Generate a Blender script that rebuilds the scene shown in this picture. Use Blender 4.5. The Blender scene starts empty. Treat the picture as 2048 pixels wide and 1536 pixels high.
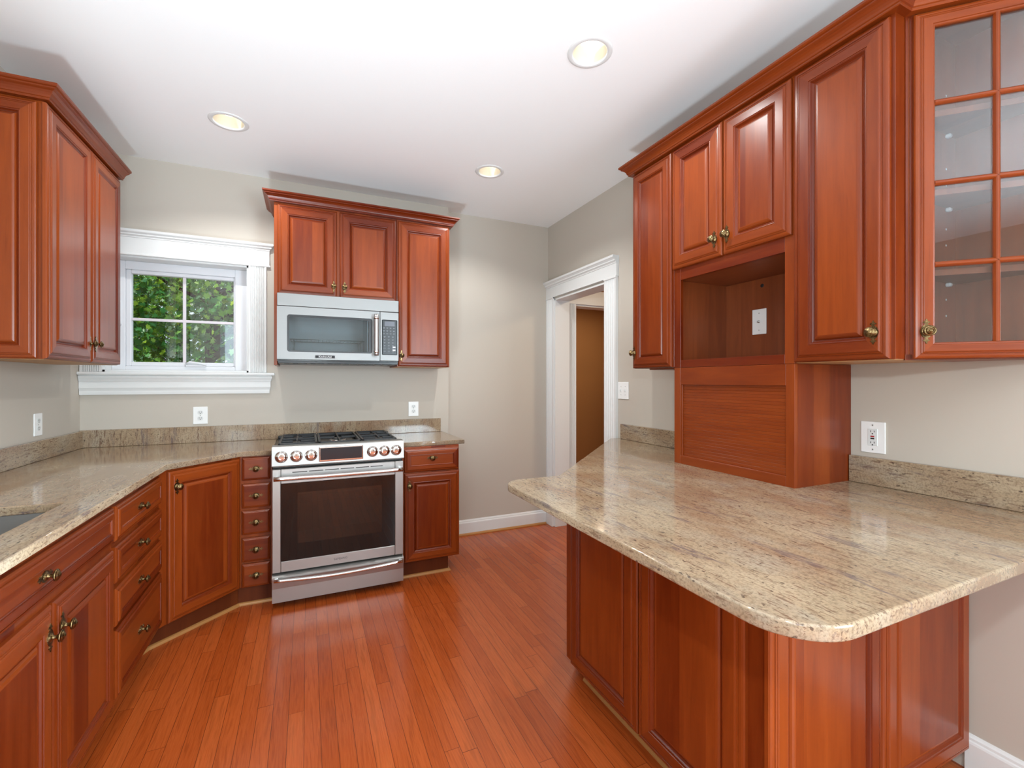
import bpy, bmesh, math, random
from mathutils import Vector, Matrix
random.seed(7)
R = math.radians
scene = bpy.context.scene
C = scene.collection

# ------------------------------------------------------------------ camera, sky, sun, large lights, exposure
cam_d = bpy.data.cameras.new('camera'); cam = bpy.data.objects.new('camera', cam_d); C.objects.link(cam)
cam_d.sensor_width = 36; cam_d.lens = 906.87*36/2048; cam_d.shift_y = -6/2048
cam_d.clip_start = 0.02
cam.location = (0, 0, 1.3261); cam.rotation_euler = (R(90), 0, R(-24.301))
scene.camera = cam

world = bpy.data.worlds.new('sky'); scene.world = world; world.use_nodes = True
wn = world.node_tree; wn.nodes.clear()
bg = wn.nodes.new('ShaderNodeBackground'); wo = wn.nodes.new('ShaderNodeOutputWorld')
bg.inputs[0].default_value = (0.80, 0.90, 1.0, 1); bg.inputs[1].default_value = 1.15
wn.links.new(bg.outputs[0], wo.inputs[0])

XL_, XR_ = -1.276, 2.057
def lamp(name, kind, loc, rot, power, color=(1, 1, 1), **kw):
    d = bpy.data.lights.new(name, kind); d.energy = power; d.color = color
    for k, v in kw.items(): setattr(d, k, v)
    o = bpy.data.objects.new(name, d); o.location = loc; o.rotation_euler = rot; C.objects.link(o)
    return o
lamp('sun', 'SUN', (-8, 6, 8), (0, R(-42), R(8)), 5.0, (1, .95, .82), angle=R(1))
# added fill panels at made-up side windows, left and right behind the camera
lamp('right_side_fill', 'AREA', (XR_-.03, -1.75, 1.40), (R(90), 0, R(66)), 225, (0.73, 0.91, 1.02), shape='RECTANGLE', size=2.0, size_y=1.95)
lamp('left_side_fill', 'AREA', (XL_+.03, -1.95, 1.40), (R(90), 0, R(-70)), 52, (0.73, 0.91, 1.02), shape='RECTANGLE', size=1.8, size_y=1.95)
# the photographer's flash, held just above the camera, and an added low spot, out of view, to brighten the ceiling
lamp('camera_flash', 'POINT', (0, -0.05, 1.655), (0, 0, 0), 36, (0.80, 0.93, 1.0), shadow_soft_size=0.03)
lamp('ceiling_fill_spot', 'SPOT', (-0.46, 0.62, 0.26), (R(150), 0, R(-24)), 185, (0.71, 0.91, 1.03), spot_size=R(104), spot_blend=1.0, shadow_soft_size=0.15)

vs = scene.view_settings
vs.view_transform = 'Standard'; vs.look = 'None'; vs.gamma = 1.0; vs.use_curve_mapping = False
vs.exposure = 0.24

# ------------------------------------------------------------------ materials
def srgb(r, g, b):
    f = lambda c: (c/255/12.92) if c/255 <= .04045 else ((c/255+.055)/1.055)**2.4
    return (f(r), f(g), f(b), 1)
class NT:
    def __init__(s, name):
        s.m = bpy.data.materials.new(name); s.m.use_nodes = True
        s.t = s.m.node_tree; s.t.nodes.clear()
        s.out = s.n('OutputMaterial'); s.b = s.n('BsdfPrincipled'); s.l(s.b.outputs[0], s.out.inputs[0])
    def n(s, kind, **kw):
        x = s.t.nodes.new('ShaderNode'+kind)
        for k, v in kw.items(): setattr(x, k, v)
        return x
    def l(s, a, b): s.t.links.new(a, b)
    def val(s, sock, v):
        if hasattr(v, 'links') or hasattr(v, 'is_linked'): s.l(v, sock)
        else: sock.default_value = v
    def math(s, op, a, b=0.0, c=0.0):
        x = s.n('Math', operation=op)
        s.val(x.inputs[0], a); s.val(x.inputs[1], b); s.val(x.inputs[2], c); return x.outputs[0]
    def mix(s, fac, a, b, blend='MIX'):
        x = s.n('Mix', data_type='RGBA', blend_type=blend)
        s.val(x.inputs[0], fac); s.val(x.inputs[6], a); s.val(x.inputs[7], b); return x.outputs[2]
    def ramp(s, fac, stops):
        x = s.n('ValToRGB'); s.l(fac, x.inputs[0]); e = x.color_ramp.elements
        while len(e) < len(stops): e.new(.5)
        for i, (p, c) in enumerate(stops): e[i].position = p; e[i].color = c
        return x.outputs[0]
    def comb(s, x, y, z):
        k = s.n('CombineXYZ'); s.val(k.inputs[0], x); s.val(k.inputs[1], y); s.val(k.inputs[2], z); return k.outputs[0]
    def noise(s, vec, scale, detail=3, rough=.55, dist=0.0, dim='3D'):
        k = s.n('TexNoise', noise_dimensions=dim); s.l(vec, k.inputs['Vector'])
        k.inputs['Scale'].default_value = scale; k.inputs['Detail'].default_value = detail
        k.inputs['Roughness'].default_value = rough; k.inputs['Distortion'].default_value = dist
        return k.outputs[0]
    def white(s, vec):
        k = s.n('TexWhiteNoise', noise_dimensions='3D'); s.l(vec, k.inputs[0]); return k.outputs[0]
    def sep(s, vec):
        k = s.n('SeparateXYZ'); s.l(vec, k.inputs[0]); return k.outputs
    def bump(s, h, strength, dist):
        k = s.n('Bump'); s.l(h, k.inputs['Height']); k.inputs['Strength'].default_value = strength
        k.inputs['Distance'].default_value = dist; s.l(k.outputs[0], s.b.inputs['Normal'])
    def set(s, **kw):
        for k, v in kw.items(): s.val(s.b.inputs[k.replace('_', ' ')], v)
        return s.m

def plain(name, col, rough=.5, metal=0.0, **kw):
    t = NT(name); t.set(Base_Color=col, Roughness=rough, Metallic=metal, **kw); return t.m

def wood(name, dark, light, rough=.30, tone=.35, spec=.5):
    t = NT(name)
    uv = t.n('UVMap').outputs[0]; oi = t.n('ObjectInfo').outputs['Random']
    x, y, z = t.sep(uv)
    cell = t.math('FLOOR', t.math('DIVIDE', x, .1))
    bt = t.white(t.comb(cell, t.math('MULTIPLY', oi, 91.0), 3.0))
    off = t.math('MULTIPLY', bt, 37.0)
    v = t.comb(x, t.math('MULTIPLY', t.math('ADD', y, off), .09), off)
    warp = t.noise(v, 9, 2, .5)
    v2 = t.comb(t.math('ADD', x, t.math('MULTIPLY', warp, .05)), t.math('MULTIPLY', t.math('ADD', y, off), .10), off)
    g1 = t.noise(v2, 26, 4, .6, .4)
    fine = t.noise(t.comb(x, t.math('MULTIPLY', y, .02), off), 420, 2, .6)
    k = t.math('ADD', t.math('ADD', t.math('MULTIPLY', g1, .50), .13), t.math('MULTIPLY', bt, tone))
    k = t.math('ADD', k, t.math('MULTIPLY', fine, .12))
    col = t.ramp(k, [(.30, dark), (.95, light)])
    lines = t.ramp(t.noise(t.comb(x, t.math('MULTIPLY', t.math('ADD', y, off), .05), t.math('ADD', off, 5.0)), 60, 3, .6, 1.2),
                   [(.60, (1, 1, 1, 1)), (.70, (.70, .62, .56, 1))])
    col = t.mix(.38, col, lines, 'MULTIPLY')
    t.set(Base_Color=col, Roughness=rough, Specular_IOR_Level=spec)
    t.bump(fine, .05, .0006)
    return t.m

def granite(name, axis):
    t = NT(name)
    p = t.n('TexCoord').outputs['Object']; x, y, z = t.sep(p)
    def sv(s_across, s_along):
        q = {'y': (s_across, s_along, s_across), 'z': (s_across, s_across, s_along), 'x': (s_along, s_across, s_across)}[axis]
        return t.comb(t.math('MULTIPLY', x, q[0]), t.math('MULTIPLY', y, q[1]), t.math('MULTIPLY', z, q[2]))
    big = t.noise(sv(1, .35), 5.5, 4, .6, .6)
    base = t.ramp(big, [(.30, srgb(171, 153, 128)), (.50, srgb(154, 132, 107)), (.72, srgb(140, 110, 87))])
    grey = t.noise(sv(1, .5), 9.0, 4, .6)
    base = t.mix(t.ramp(grey, [(.50, (0, 0, 0, 1)), (.75, (.7, .7, .7, 1))]), base, srgb(162, 152, 136))
    mott = t.noise(p, 170, 3, .6)
    base = t.mix(.8, base, t.ramp(mott, [(.32, (.60, .57, .53, 1)), (.52, (1, 1, 1, 1)), (.70, (1.16, 1.14, 1.08, 1))]), 'MULTIPLY')
    dense = t.ramp(t.noise(sv(1, .22), 7, 3, .6, .4), [(.36, (0, 0, 0, 1)), (.66, (1, 1, 1, 1))])
    fl = t.noise(sv(1, .16), 150, 3, .65, .3)
    flm = t.ramp(fl, [(.555, (0, 0, 0, 1)), (.625, (1, 1, 1, 1))])
    base = t.mix(t.math('MULTIPLY', flm, t.math('ADD', .45, t.math('MULTIPLY', dense, .50))), base, srgb(104, 78, 62))
    sp = t.noise(sv(1, .45), 115, 2, .5)
    spm = t.ramp(sp, [(.655, (0, 0, 0, 1)), (.705, (1, 1, 1, 1))])
    base = t.mix(t.math('MULTIPLY', spm, .75), base, srgb(58, 44, 40))
    vein = t.math('ABSOLUTE', t.math('SUBTRACT', t.noise(sv(1, .12), 6.0, 5, .6, .5), .5))
    vm = t.ramp(vein, [(.0, (1, 1, 1, 1)), (.019, (0, 0, 0, 1))])
    vb = t.ramp(t.noise(sv(1, .3), 14, 3, .6), [(.50, (0, 0, 0, 1)), (.64, (1, 1, 1, 1))])
    base = t.mix(t.math('MULTIPLY', t.math('MULTIPLY', vm, vb), .8), base, srgb(92, 80, 84))
    t.set(Base_Color=base, Roughness=.09, Specular_IOR_Level=.5)
    return t.m

def floor_mat():
    t = NT('oak_strip_floor')
    p = t.n('TexCoord').outputs['Object']; x, y, z = t.sep(p)
    px = t.math('DIVIDE', t.math('ADD', x, .011), .0572)
    row = t.math('FLOOR', px); fx = t.math('FRACT', px)
    ro = t.white(t.comb(row, 1.5, 0.0)); rl = t.white(t.comb(row, 7.5, 2.0))
    py = t.math('DIVIDE', t.math('ADD', y, t.math('MULTIPLY', ro, 9.0)), t.math('ADD', .62, t.math('MULTIPLY', rl, .75)))
    bid = t.math('FLOOR', py); fy = t.math('FRACT', py)
    b1 = t.white(t.comb(row, bid, 4.0)); off = t.math('MULTIPLY', b1, 53.0)
    wv = t.noise(t.comb(x, t.math('MULTIPLY', y, .16), off), 14, 2, .5)
    cath = t.noise(t.comb(t.math('ADD', x, t.math('MULTIPLY', wv, .035)), t.math('MULTIPLY', y, .045), off), 95, 3, .6, .5)
    pore = t.noise(t.comb(x, t.math('MULTIPLY', y, .03), off), 330, 2, .6)
    k = t.math('ADD', t.math('MULTIPLY', cath, .65), t.math('MULTIPLY', b1, .26), .0)
    col = t.ramp(k, [(.22, srgb(154, 66, 21)), (.50, srgb(177, 84, 35)), (.80, srgb(193, 103, 50))])
    ln = t.ramp(cath, [(.50, (1, 1, 1, 1)), (.62, (.62, .52, .44, 1))])
    col = t.mix(.7, col, ln, 'MULTIPLY')
    col = t.mix(.35, col, t.ramp(pore, [(.42, (.72, .66, .6, 1)), (.6, (1, 1, 1, 1))]), 'MULTIPLY')
    gx = t.math('LESS_THAN', t.math('MINIMUM', fx, t.math('SUBTRACT', 1.0, fx)), .016)
    gy = t.math('LESS_THAN', fy, .0018)
    gap = t.math('MAXIMUM', gx, gy)
    col = t.mix(t.math('MULTIPLY', gap, .8), col, srgb(70, 28, 14))
    t.set(Base_Color=col, Roughness=t.math('ADD', .20, t.math('MULTIPLY', pore, .07)), Specular_IOR_Level=.5)
    h = t.math('SUBTRACT', t.math('MULTIPLY', pore, .12), t.math('MULTIPLY', gap, .6))
    t.bump(h, .15, .0012)
    return t.m

def paint(name, col, rough=.6, bump=.0):
    t = NT(name); t.set(Base_Color=col, Roughness=rough, Specular_IOR_Level=.3)
    p = t.n('TexCoord').outputs['Object']
    t.bump(t.noise(p, 260, 3, .6), .08, .0008)
    return t.m

def brushed(name, col, rough, axis):
    t = NT(name); p = t.n('TexCoord').outputs['Object']; x, y, z = t.sep(p)
    s = {'x': (.01, 1, 1), 'z': (1, 1, .01)}[axis]
    v = t.comb(t.math('MULTIPLY', x, s[0]), t.math('MULTIPLY', y, s[1]), t.math('MULTIPLY', z, s[2]))
    n = t.noise(v, 900, 2, .6)
    t.set(Base_Color=col, Metallic=1.0, Roughness=t.math('ADD', rough, t.math('MULTIPLY', n, .10)))
    t.bump(n, .04, .0004)
    return t.m

def thin_glass(name, tint, gloss=.08, rough=.0):
    t = NT(name); tr = t.n('BsdfTransparent'); tr.inputs[0].default_value = tint
    gl = t.n('BsdfGlossy'); gl.inputs[1].default_value = rough; gl.inputs[0].default_value = (1, 1, 1, 1)
    fr = t.n('Fresnel'); fr.inputs[0].default_value = 1.5
    mx = t.n('MixShader'); t.l(t.math('MINIMUM', t.math('ADD', fr.outputs[0], gloss-.04), 1.0), mx.inputs[0])
    t.l(tr.outputs[0], mx.inputs[1]); t.l(gl.outputs[0], mx.inputs[2]); t.l(mx.outputs[0], t.out.inputs[0])
    return t.m

def emit(name, col, s):
    t = NT(name); t.set(Base_Color=(.8, .8, .8, 1), Emission_Color=col, Emission_Strength=s); return t.m

def leaf_mat():
    t = NT('maple_leaves')
    r = t.n('NewGeometry').outputs['Random Per Island']
    col = t.ramp(r, [(.0, srgb(14, 70, 38)), (.4, srgb(26, 104, 50)), (.75, srgb(56, 140, 58)), (1.0, srgb(150, 190, 70))])
    tl = t.n('BsdfTranslucent'); t.l(t.mix(.4, col, srgb(190, 210, 60)), tl.inputs[0])
    t.set(Base_Color=col, Roughness=.45)
    mx = t.n('MixShader'); mx.inputs[0].default_value = .4
    t.l(t.b.outputs[0], mx.inputs[1]); t.l(tl.outputs[0], mx.inputs[2]); t.l(mx.outputs[0], t.out.inputs[0])
    return t.m

def brass_mat():
    t = NT('antique_brass'); p = t.n('TexCoord').outputs['Object']
    n = t.noise(p, 160, 3, .6)
    t.set(Base_Color=t.ramp(n, [(.35, srgb(84, 66, 40)), (.65, srgb(150, 128, 90))]), Metallic=1.0, Roughness=.30)
    return t.m

CHERRY = wood('cherry_wood', (.092, .0062, .0003, 1), (.275, .0510, .0066, 1), .29, .42, .36)
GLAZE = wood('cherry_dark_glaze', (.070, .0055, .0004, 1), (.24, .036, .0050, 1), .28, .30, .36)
CHERRY_IN = wood('cherry_veneer', (.14, .027, .006, 1), (.33, .085, .023, 1), .38, .22)
TOE = wood('shaded_toe_veneer', (.07, .012, .002, 1), (.15, .032, .007, 1), .45, .3, .25)  # recess shade under the cabinets put into a darker veneer colour
MAPLE = wood('raw_maple', (.42, .22, .085, 1), (.62, .36, .16, 1), .5, .15)
OAKTRIM = wood('oak_shoe', (.36, .15, .04, 1), (.55, .27, .09, 1), .4, .2)
GRAN_Y = granite('granite_streaked', 'y')
GRAN_Z = granite('granite_upright', 'z')
FLOOR = floor_mat()
WALL = paint('taupe_wall_paint', srgb(190, 181, 169), .55)
CEIL = paint('white_ceiling_paint', srgb(247, 247, 246), .7)
WHITE = paint('white_trim_paint', srgb(222, 222, 220), .32)
BROWN = paint('brown_hall_paint', srgb(158, 112, 66), .6)
VINYL = plain('white_vinyl', srgb(222, 222, 225), .35)
MUNTIN = plain('pale_grille', srgb(214, 206, 210), .4)
PLASTIC = plain('white_plastic', srgb(238, 238, 236), .3)
PLASTIC_G = plain('grey_white_plastic', srgb(220, 222, 220), .35)
SLOT = plain('dark_slot', srgb(28, 26, 25), .6)
RED = plain('red_button', srgb(170, 34, 40), .4)
BLACKB = plain('black_button', srgb(30, 28, 28), .4)
SCREW = plain('screw_metal', srgb(190, 190, 186), .3, 1.0)
STEEL_X = brushed('brushed_steel', (.43, .425, .41, 1), .36, 'x')
SINKST = brushed('satin_sink_steel', (.26, .25, .24, 1), .45, 'x')
STEEL_M = brushed('satin_steel', (.27, .268, .262, 1), .42, 'x')
STEEL_Z = brushed('brushed_steel_upright', (.55, .54, .53, 1), .34, 'z')
CHROME = plain('polished_chrome', (.72, .70, .68, 1), .10, 1.0)
IRON = plain('cast_iron', srgb(34, 34, 36), .42)
BLKGLASS = plain('black_glass', srgb(10, 9, 9), .04)
BLKPLAST = plain('black_plastic', srgb(24, 25, 28), .3)
DISPLAY = plain('grey_display', srgb(96, 98, 106), .2)
KEYMARK = plain('key_marking', srgb(150, 152, 158), .5)
KEYLIGHT = plain('key_pale', srgb(206, 206, 208), .5)
ENAMEL = plain('black_enamel', srgb(22, 22, 24), .25)
OVENIN = plain('oven_enamel', srgb(74, 62, 54), .5)
MICROIN = plain('microwave_cavity', srgb(196, 200, 200), .4)
LETTER = plain('grey_lettering', srgb(92, 90, 92), .4)
BADGE = plain('dark_badge', srgb(46, 46, 48), .75)
BADGE_L = plain('badge_lettering', srgb(230, 230, 230), .6)
GLASS = thin_glass('clear_glass', (.93, .95, .95, 1), .05)
CABGLASS = thin_glass('cabinet_glass', (.93, .94, .94, 1), .04)
OVENGLASS = thin_glass('smoked_glass', (.30, .25, .22, 1), .06)
MICROGLASS = thin_glass('microwave_glass', (.72, .76, .78, 1), .05)
BRASS = brass_mat()
CLIP = plain('clear_clip', srgb(205, 215, 220), .15)
BULB = emit('lit_bulb', (1.0, .93, .80, 1), 1.3)
CANIN = plain('can_reflector', srgb(226, 216, 194), .5)
LEAF = leaf_mat()
BARK = plain('dark_bark', srgb(44, 34, 30), .9)

# ------------------------------------------------------------------ mesh builder
class MB:
    def __init__(s): s.v = []; s.f = []; s.uv = []; s.sm = []; s.mi = []; s.k = random.random()*40
    def _add(s, verts, faces, uvs=None, smooth=False, mi=0):
        o = len(s.v); s.v += [tuple(p) for p in verts]
        for i, fc in enumerate(faces):
            s.f.append([j+o for j in fc]); s.uv.append(uvs[i] if uvs else None); s.sm.append(smooth); s.mi.append(mi)
    def box(s, x0, x1, y0, y1, z0, z1, bev=0.0, grain=None, mi=0, M=None, seg=1, cell=None):
        bm = bmesh.new(); bmesh.ops.create_cube(bm, size=1)
        for v in bm.verts:
            v.co = Vector(((x0+x1)/2+v.co.x*(x1-x0), (y0+y1)/2+v.co.y*(y1-y0), (z0+z1)/2+v.co.z*(z1-z0)))
        if bev > 0:
            bmesh.ops.bevel(bm, geom=list(bm.edges), offset=bev, segments=seg, profile=.5, affect='EDGES')
        bm.verts.index_update(); bm.normal_update()
        ext = (x1-x0, y1-y0, z1-z0)
        g = {'x': 0, 'y': 1, 'z': 2}[grain] if grain else ext.index(max(ext))
        sa, sb = random.random()*30, int(random.random()*300)*.1+.003
        if cell is not None: sb = cell*.1+.003
        mn = (x0, y0, z0)
        vs_ = [v.co.copy() for v in bm.verts]; fs = []; us = []
        for f in bm.faces:
            n = f.normal; a = max(range(3), key=lambda i: abs(n[i]))
            if a == g: ac, al = [(1, 2), (0, 2), (0, 1)][a]
            else: al = g; ac = 3-a-g
            fs.append([v.index for v in f.verts])
            us.append([(v.co[ac]-mn[ac]+sb, v.co[al]+sa) for v in f.verts])
        bm.free()
        if M is not None: vs_ = [M @ p for p in vs_]
        s._add(vs_, fs, us, False, mi); return s
    def prism(s, poly, z0, z1, M=None, mi=0, smooth=False):
        n = len(poly); b = [Vector((x, y, z0)) for x, y in poly]+[Vector((x, y, z1)) for x, y in poly]
        if M is not None: b = [M @ p for p in b]
        fs = [list(range(n))[::-1], [n+i for i in range(n)]]; s._add(b, fs, None, False, mi)
        s._add(b, [[i, (i+1) % n, n+(i+1) % n, n+i] for i in range(n)], None, smooth, mi); return s
    def lathe(s, M, prof, seg=24, mi=0, smooth=True, caps=True):
        vs_ = []; fs = []
        for r, h in prof:
            for i in range(seg):
                a = 2*math.pi*i/seg; vs_.append(M @ Vector((r*math.cos(a), r*math.sin(a), h)))
        for j in range(len(prof)-1):
            for i in range(seg):
                fs.append([j*seg+i, j*seg+(i+1) % seg, (j+1)*seg+(i+1) % seg, (j+1)*seg+i])
        if caps and prof[0][0] > 1e-6: fs.append(list(range(seg))[::-1])
        if caps and prof[-1][0] > 1e-6: fs.append([(len(prof)-1)*seg+i for i in range(seg)])
        s._add(vs_, fs, None, smooth, mi); return s
    def tube(s, pts, r, seg=8, mi=0, flat=1.0):
        pts = [Vector(p) for p in pts]; n = len(pts); vs_ = []; fs = []; up = None
        for i, p in enumerate(pts):
            d = (pts[min(i+1, n-1)]-pts[max(i-1, 0)]).normalized()
            if up is None: up = Vector((0, 0, 1)) if abs(d.z) < .9 else Vector((1, 0, 0))
            a = d.cross(up).normalized(); b = a.cross(d).normalized()
            rr = r[i] if isinstance(r, (list, tuple)) else r
            for k in range(seg):
                t = 2*math.pi*(k+.5)/seg; vs_.append(p+a*(math.cos(t)*rr)+b*(math.sin(t)*rr*flat))
        for i in range(n-1):
            for k in range(seg): fs.append([i*seg+k, i*seg+(k+1) % seg, (i+1)*seg+(k+1) % seg, (i+1)*seg+k])
        fs.append(list(range(seg))[::-1]); fs.append([(n-1)*seg+k for k in range(seg)])
        s._add(vs_, fs, None, seg > 5, mi); return s
    def sweep(s, path, prof, side=1, z=0.0, mi=0):
        """profile (out, up) carried along a path in plan, mitred; out points to the right of travel when side = 1"""
        P = [Vector((a, b)) for a, b in path]; n = len(P); ms = []
        nr = []
        for i in range(n-1):
            d = (P[i+1]-P[i]).normalized(); nr.append(Vector((d.y, -d.x))*side)
        for i in range(n):
            if i == 0: m = nr[0]
            elif i == n-1: m = nr[-1]
            else:
                m = nr[i-1]+nr[i]; m = m/(m.dot(nr[i]))
            ms.append(m)
        L = [0]
        for i in range(n-1): L.append(L[-1]+(P[i+1]-P[i]).length)
        A = [0]
        for i in range(len(prof)-1): A.append(A[-1]+math.hypot(prof[i+1][0]-prof[i][0], prof[i+1][1]-prof[i][1]))
        k = len(prof); sa = random.random()*20
        vs_ = [(P[i].x+ms[i].x*o, P[i].y+ms[i].y*o, z+u) for i in range(n) for o, u in prof]
        fs = []; us = []
        for i in range(n-1):
            cb = int(random.random()*300)*.1+.002
            for j in range(k-1):
                fs.append([i*k+j, (i+1)*k+j, (i+1)*k+j+1, i*k+j+1])
                us.append([(cb+min(A[j], .095), L[i]+sa), (cb+min(A[j], .095), L[i+1]+sa), (cb+min(A[j+1], .096), L[i+1]+sa), (cb+min(A[j+1], .096), L[i]+sa)])
            fs.append([i*k+k-1, (i+1)*k+k-1, (i+1)*k, i*k]); us.append([(cb, L[i]), (cb, L[i+1]), (cb+.05, L[i+1]), (cb+.05, L[i])])
        fs.append(list(range(k))); us.append([(A[j], prof[j][1]) for j in range(k)])
        fs.append([(n-1)*k+j for j in range(k)][::-1]); us.append([(A[j], prof[j][1]) for j in range(k)][::-1])
        s._add(vs_, fs, us, False, mi); return s
    def panel(s, P0, U, N, w, h, rings, hgrain=False, mi=0):
        n0 = len(s.mi); s._panel(P0, U, N, w, h, rings, hgrain, mi); q = n0
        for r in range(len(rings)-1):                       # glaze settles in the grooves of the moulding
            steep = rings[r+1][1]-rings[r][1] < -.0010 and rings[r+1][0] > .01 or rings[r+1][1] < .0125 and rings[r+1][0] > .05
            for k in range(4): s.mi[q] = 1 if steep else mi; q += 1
        return s
    def _panel(s, P0, U, N, w, h, rings, hgrain=False, mi=0):
        """door or drawer front: nested mitred rectangles (inset, height); P0 = lower corner on the back plane, U across, N outward"""
        P0 = Vector(P0); U = Vector(U); N = Vector(N); Z = Vector((0, 0, 1)); flip = U.cross(Z).dot(N) < 0
        vs_ = []
        for ins, ht in rings:
            for a, b in ((ins, ins), (w-ins, ins), (w-ins, h-ins), (ins, h-ins)):
                vs_.append(P0+U*a+Z*b+N*ht)
        fs = []; us = []
        seeds = [(int(random.random()*300)*.1+.002, random.random()*30) for _ in range(5)]
        ab = [((ins, ins), (w-ins, ins), (w-ins, h-ins), (ins, h-ins)) for ins, _ in rings]
        for r in range(len(rings)-1):
            for k in range(4):
                q = [r*4+k, r*4+(k+1) % 4, (r+1)*4+(k+1) % 4, (r+1)*4+k]
                i0, i1 = min(rings[r][0], .096), min(rings[r+1][0], .097)
                al = 0 if k in (0, 2) else 1
                cb, sa = seeds[k]
                u4 = [(cb+i0, ab[r][k][al]+sa), (cb+i0, ab[r][(k+1) % 4][al]+sa), (cb+i1, ab[r+1][(k+1) % 4][al]+sa), (cb+i1, ab[r+1][k][al]+sa)]
                fs.append(q[::-1] if flip else q); us.append(u4[::-1] if flip else u4)
        e = len(rings)-1; q = [e*4+k for k in range(4)]; cb, sa = seeds[4]; cb += random.random()*.1
        u4 = [((ab[e][k][1]+cb, ab[e][k][0]+sa) if hgrain else (ab[e][k][0]+cb, ab[e][k][1]+sa)) for k in range(4)]
        fs.append(q[::-1] if flip else q); us.append(u4[::-1] if flip else u4)
        q = [0, 3, 2, 1]; fs.append(q[::-1] if flip else q); us.append([(0, 0)]*4)
        s._add(vs_, fs, us, False, mi); return s

WPOS = {}
def tag(o, label=None, cat=None, group=None, kind=None):
    if label: o['label'] = label
    if cat: o['category'] = cat
    if group: o['group'] = group
    if kind: o['kind'] = kind
    return o
def place(o, w, parent):
    w = Vector(w); WPOS[o] = w
    if parent is not None: o.parent = parent; o.location = w-WPOS[parent]
    else: o.location = w
    C.objects.link(o); return o
def thing(name, label, cat, loc, group=None):
    o = bpy.data.objects.new(name, None); o.empty_display_size = .05
    place(o, loc, None); return tag(o, label, cat, group)
def obj(name, mb, mats, parent=None, label=None):
    mats = mats if isinstance(mats, (list, tuple)) else [mats]
    xs = [p[0] for p in mb.v]; ys = [p[1] for p in mb.v]; zs = [p[2] for p in mb.v]
    c = Vector(((min(xs)+max(xs))/2, (min(ys)+max(ys))/2, min(zs)))
    if mats[0] in (FLOOR,): c = Vector((0, 0, 0))
    me = bpy.data.meshes.new(name)
    me.from_pydata([(p[0]-c.x, p[1]-c.y, p[2]-c.z) for p in mb.v], [], mb.f)
    ul = me.uv_layers.new(name='UVMap')
    for p, u, sm, mi in zip(me.polygons, mb.uv, mb.sm, mb.mi):
        p.use_smooth = sm; p.material_index = mi
        if u:
            for li, q in zip(p.loop_indices, u): ul.data[li].uv = q
        else:
            n = p.normal; a = max(range(3), key=lambda i: abs(n[i])); ac, al = [(1, 2), (0, 2), (0, 1)][a]
            for li in p.loop_indices:
                co = me.vertices[me.loops[li].vertex_index].co; ul.data[li].uv = (co[ac]+mb.k, co[al])
    for m in mats: me.materials.append(m)
    bm = bmesh.new(); bm.from_mesh(me); bmesh.ops.recalc_face_normals(bm, faces=bm.faces); bm.to_mesh(me); bm.free()
    o = bpy.data.objects.new(name, me); place(o, c, parent)
    if label: o['label'] = label
    return o
def struct(name, mb, mats, parent=None):
    o = obj(name, mb, mats, parent)
    if parent is None: o['kind'] = 'structure'
    return o
def curve_mesh(o):
    C.objects.link(o); dg = bpy.context.evaluated_depsgraph_get()
    me = bpy.data.meshes.new_from_object(o.evaluated_get(dg)); C.objects.unlink(o); return me
def slab(name, loops, z0, z1, bev, mat, parent=None):
    cu = bpy.data.curves.new(name, 'CURVE'); cu.dimensions = '2D'; cu.fill_mode = 'BOTH'
    for lp in loops:
        sp = cu.splines.new('POLY'); sp.points.add(len(lp)-1); sp.use_cyclic_u = True
        for q, (x, y) in zip(sp.points, lp): q.co = (x, y, 0, 1)
    cu.extrude = (z1-z0)/2-bev; cu.bevel_depth = bev; cu.bevel_resolution = 3; cu.offset = -bev
    t = bpy.data.objects.new(name, cu); me = curve_mesh(t); bpy.data.objects.remove(t); bpy.data.curves.remove(cu)
    me.name = name; me.materials.clear(); me.materials.append(mat)
    o = bpy.data.objects.new(name, me); place(o, (0, 0, (z0+z1)/2), parent); return o
def lettering(name, text, size, M, mat, parent, w, depth=.0006):
    cu = bpy.data.curves.new(name, 'FONT'); cu.body = text; cu.size = size; cu.align_x = 'CENTER'; cu.align_y = 'CENTER'; cu.extrude = depth; cu.resolution_u = 3
    t = bpy.data.objects.new(name, cu); me = curve_mesh(t); bpy.data.objects.remove(t); bpy.data.curves.remove(cu)
    me.name = name; me.materials.clear(); me.materials.append(mat)
    o = bpy.data.objects.new(name, me); o.rotation_euler = M.to_euler(); place(o, w, parent); return o
def arc(cx, cy, r, a0, a1, n=10): return [(cx+r*math.cos(R(a0+(a1-a0)*i/n)), cy+r*math.sin(R(a0+(a1-a0)*i/n))) for i in range(n+1)]
def frame(N):                       # rotation taking local z to N, local y to up
    N = Vector(N).normalized(); Z = Vector((0, 0, 1)); X = Z.cross(N).normalized()
    return Matrix((X, Z, N)).transposed()
def at(w, N): return Matrix.Translation(Vector(w)) @ frame(N).to_4x4()

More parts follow.
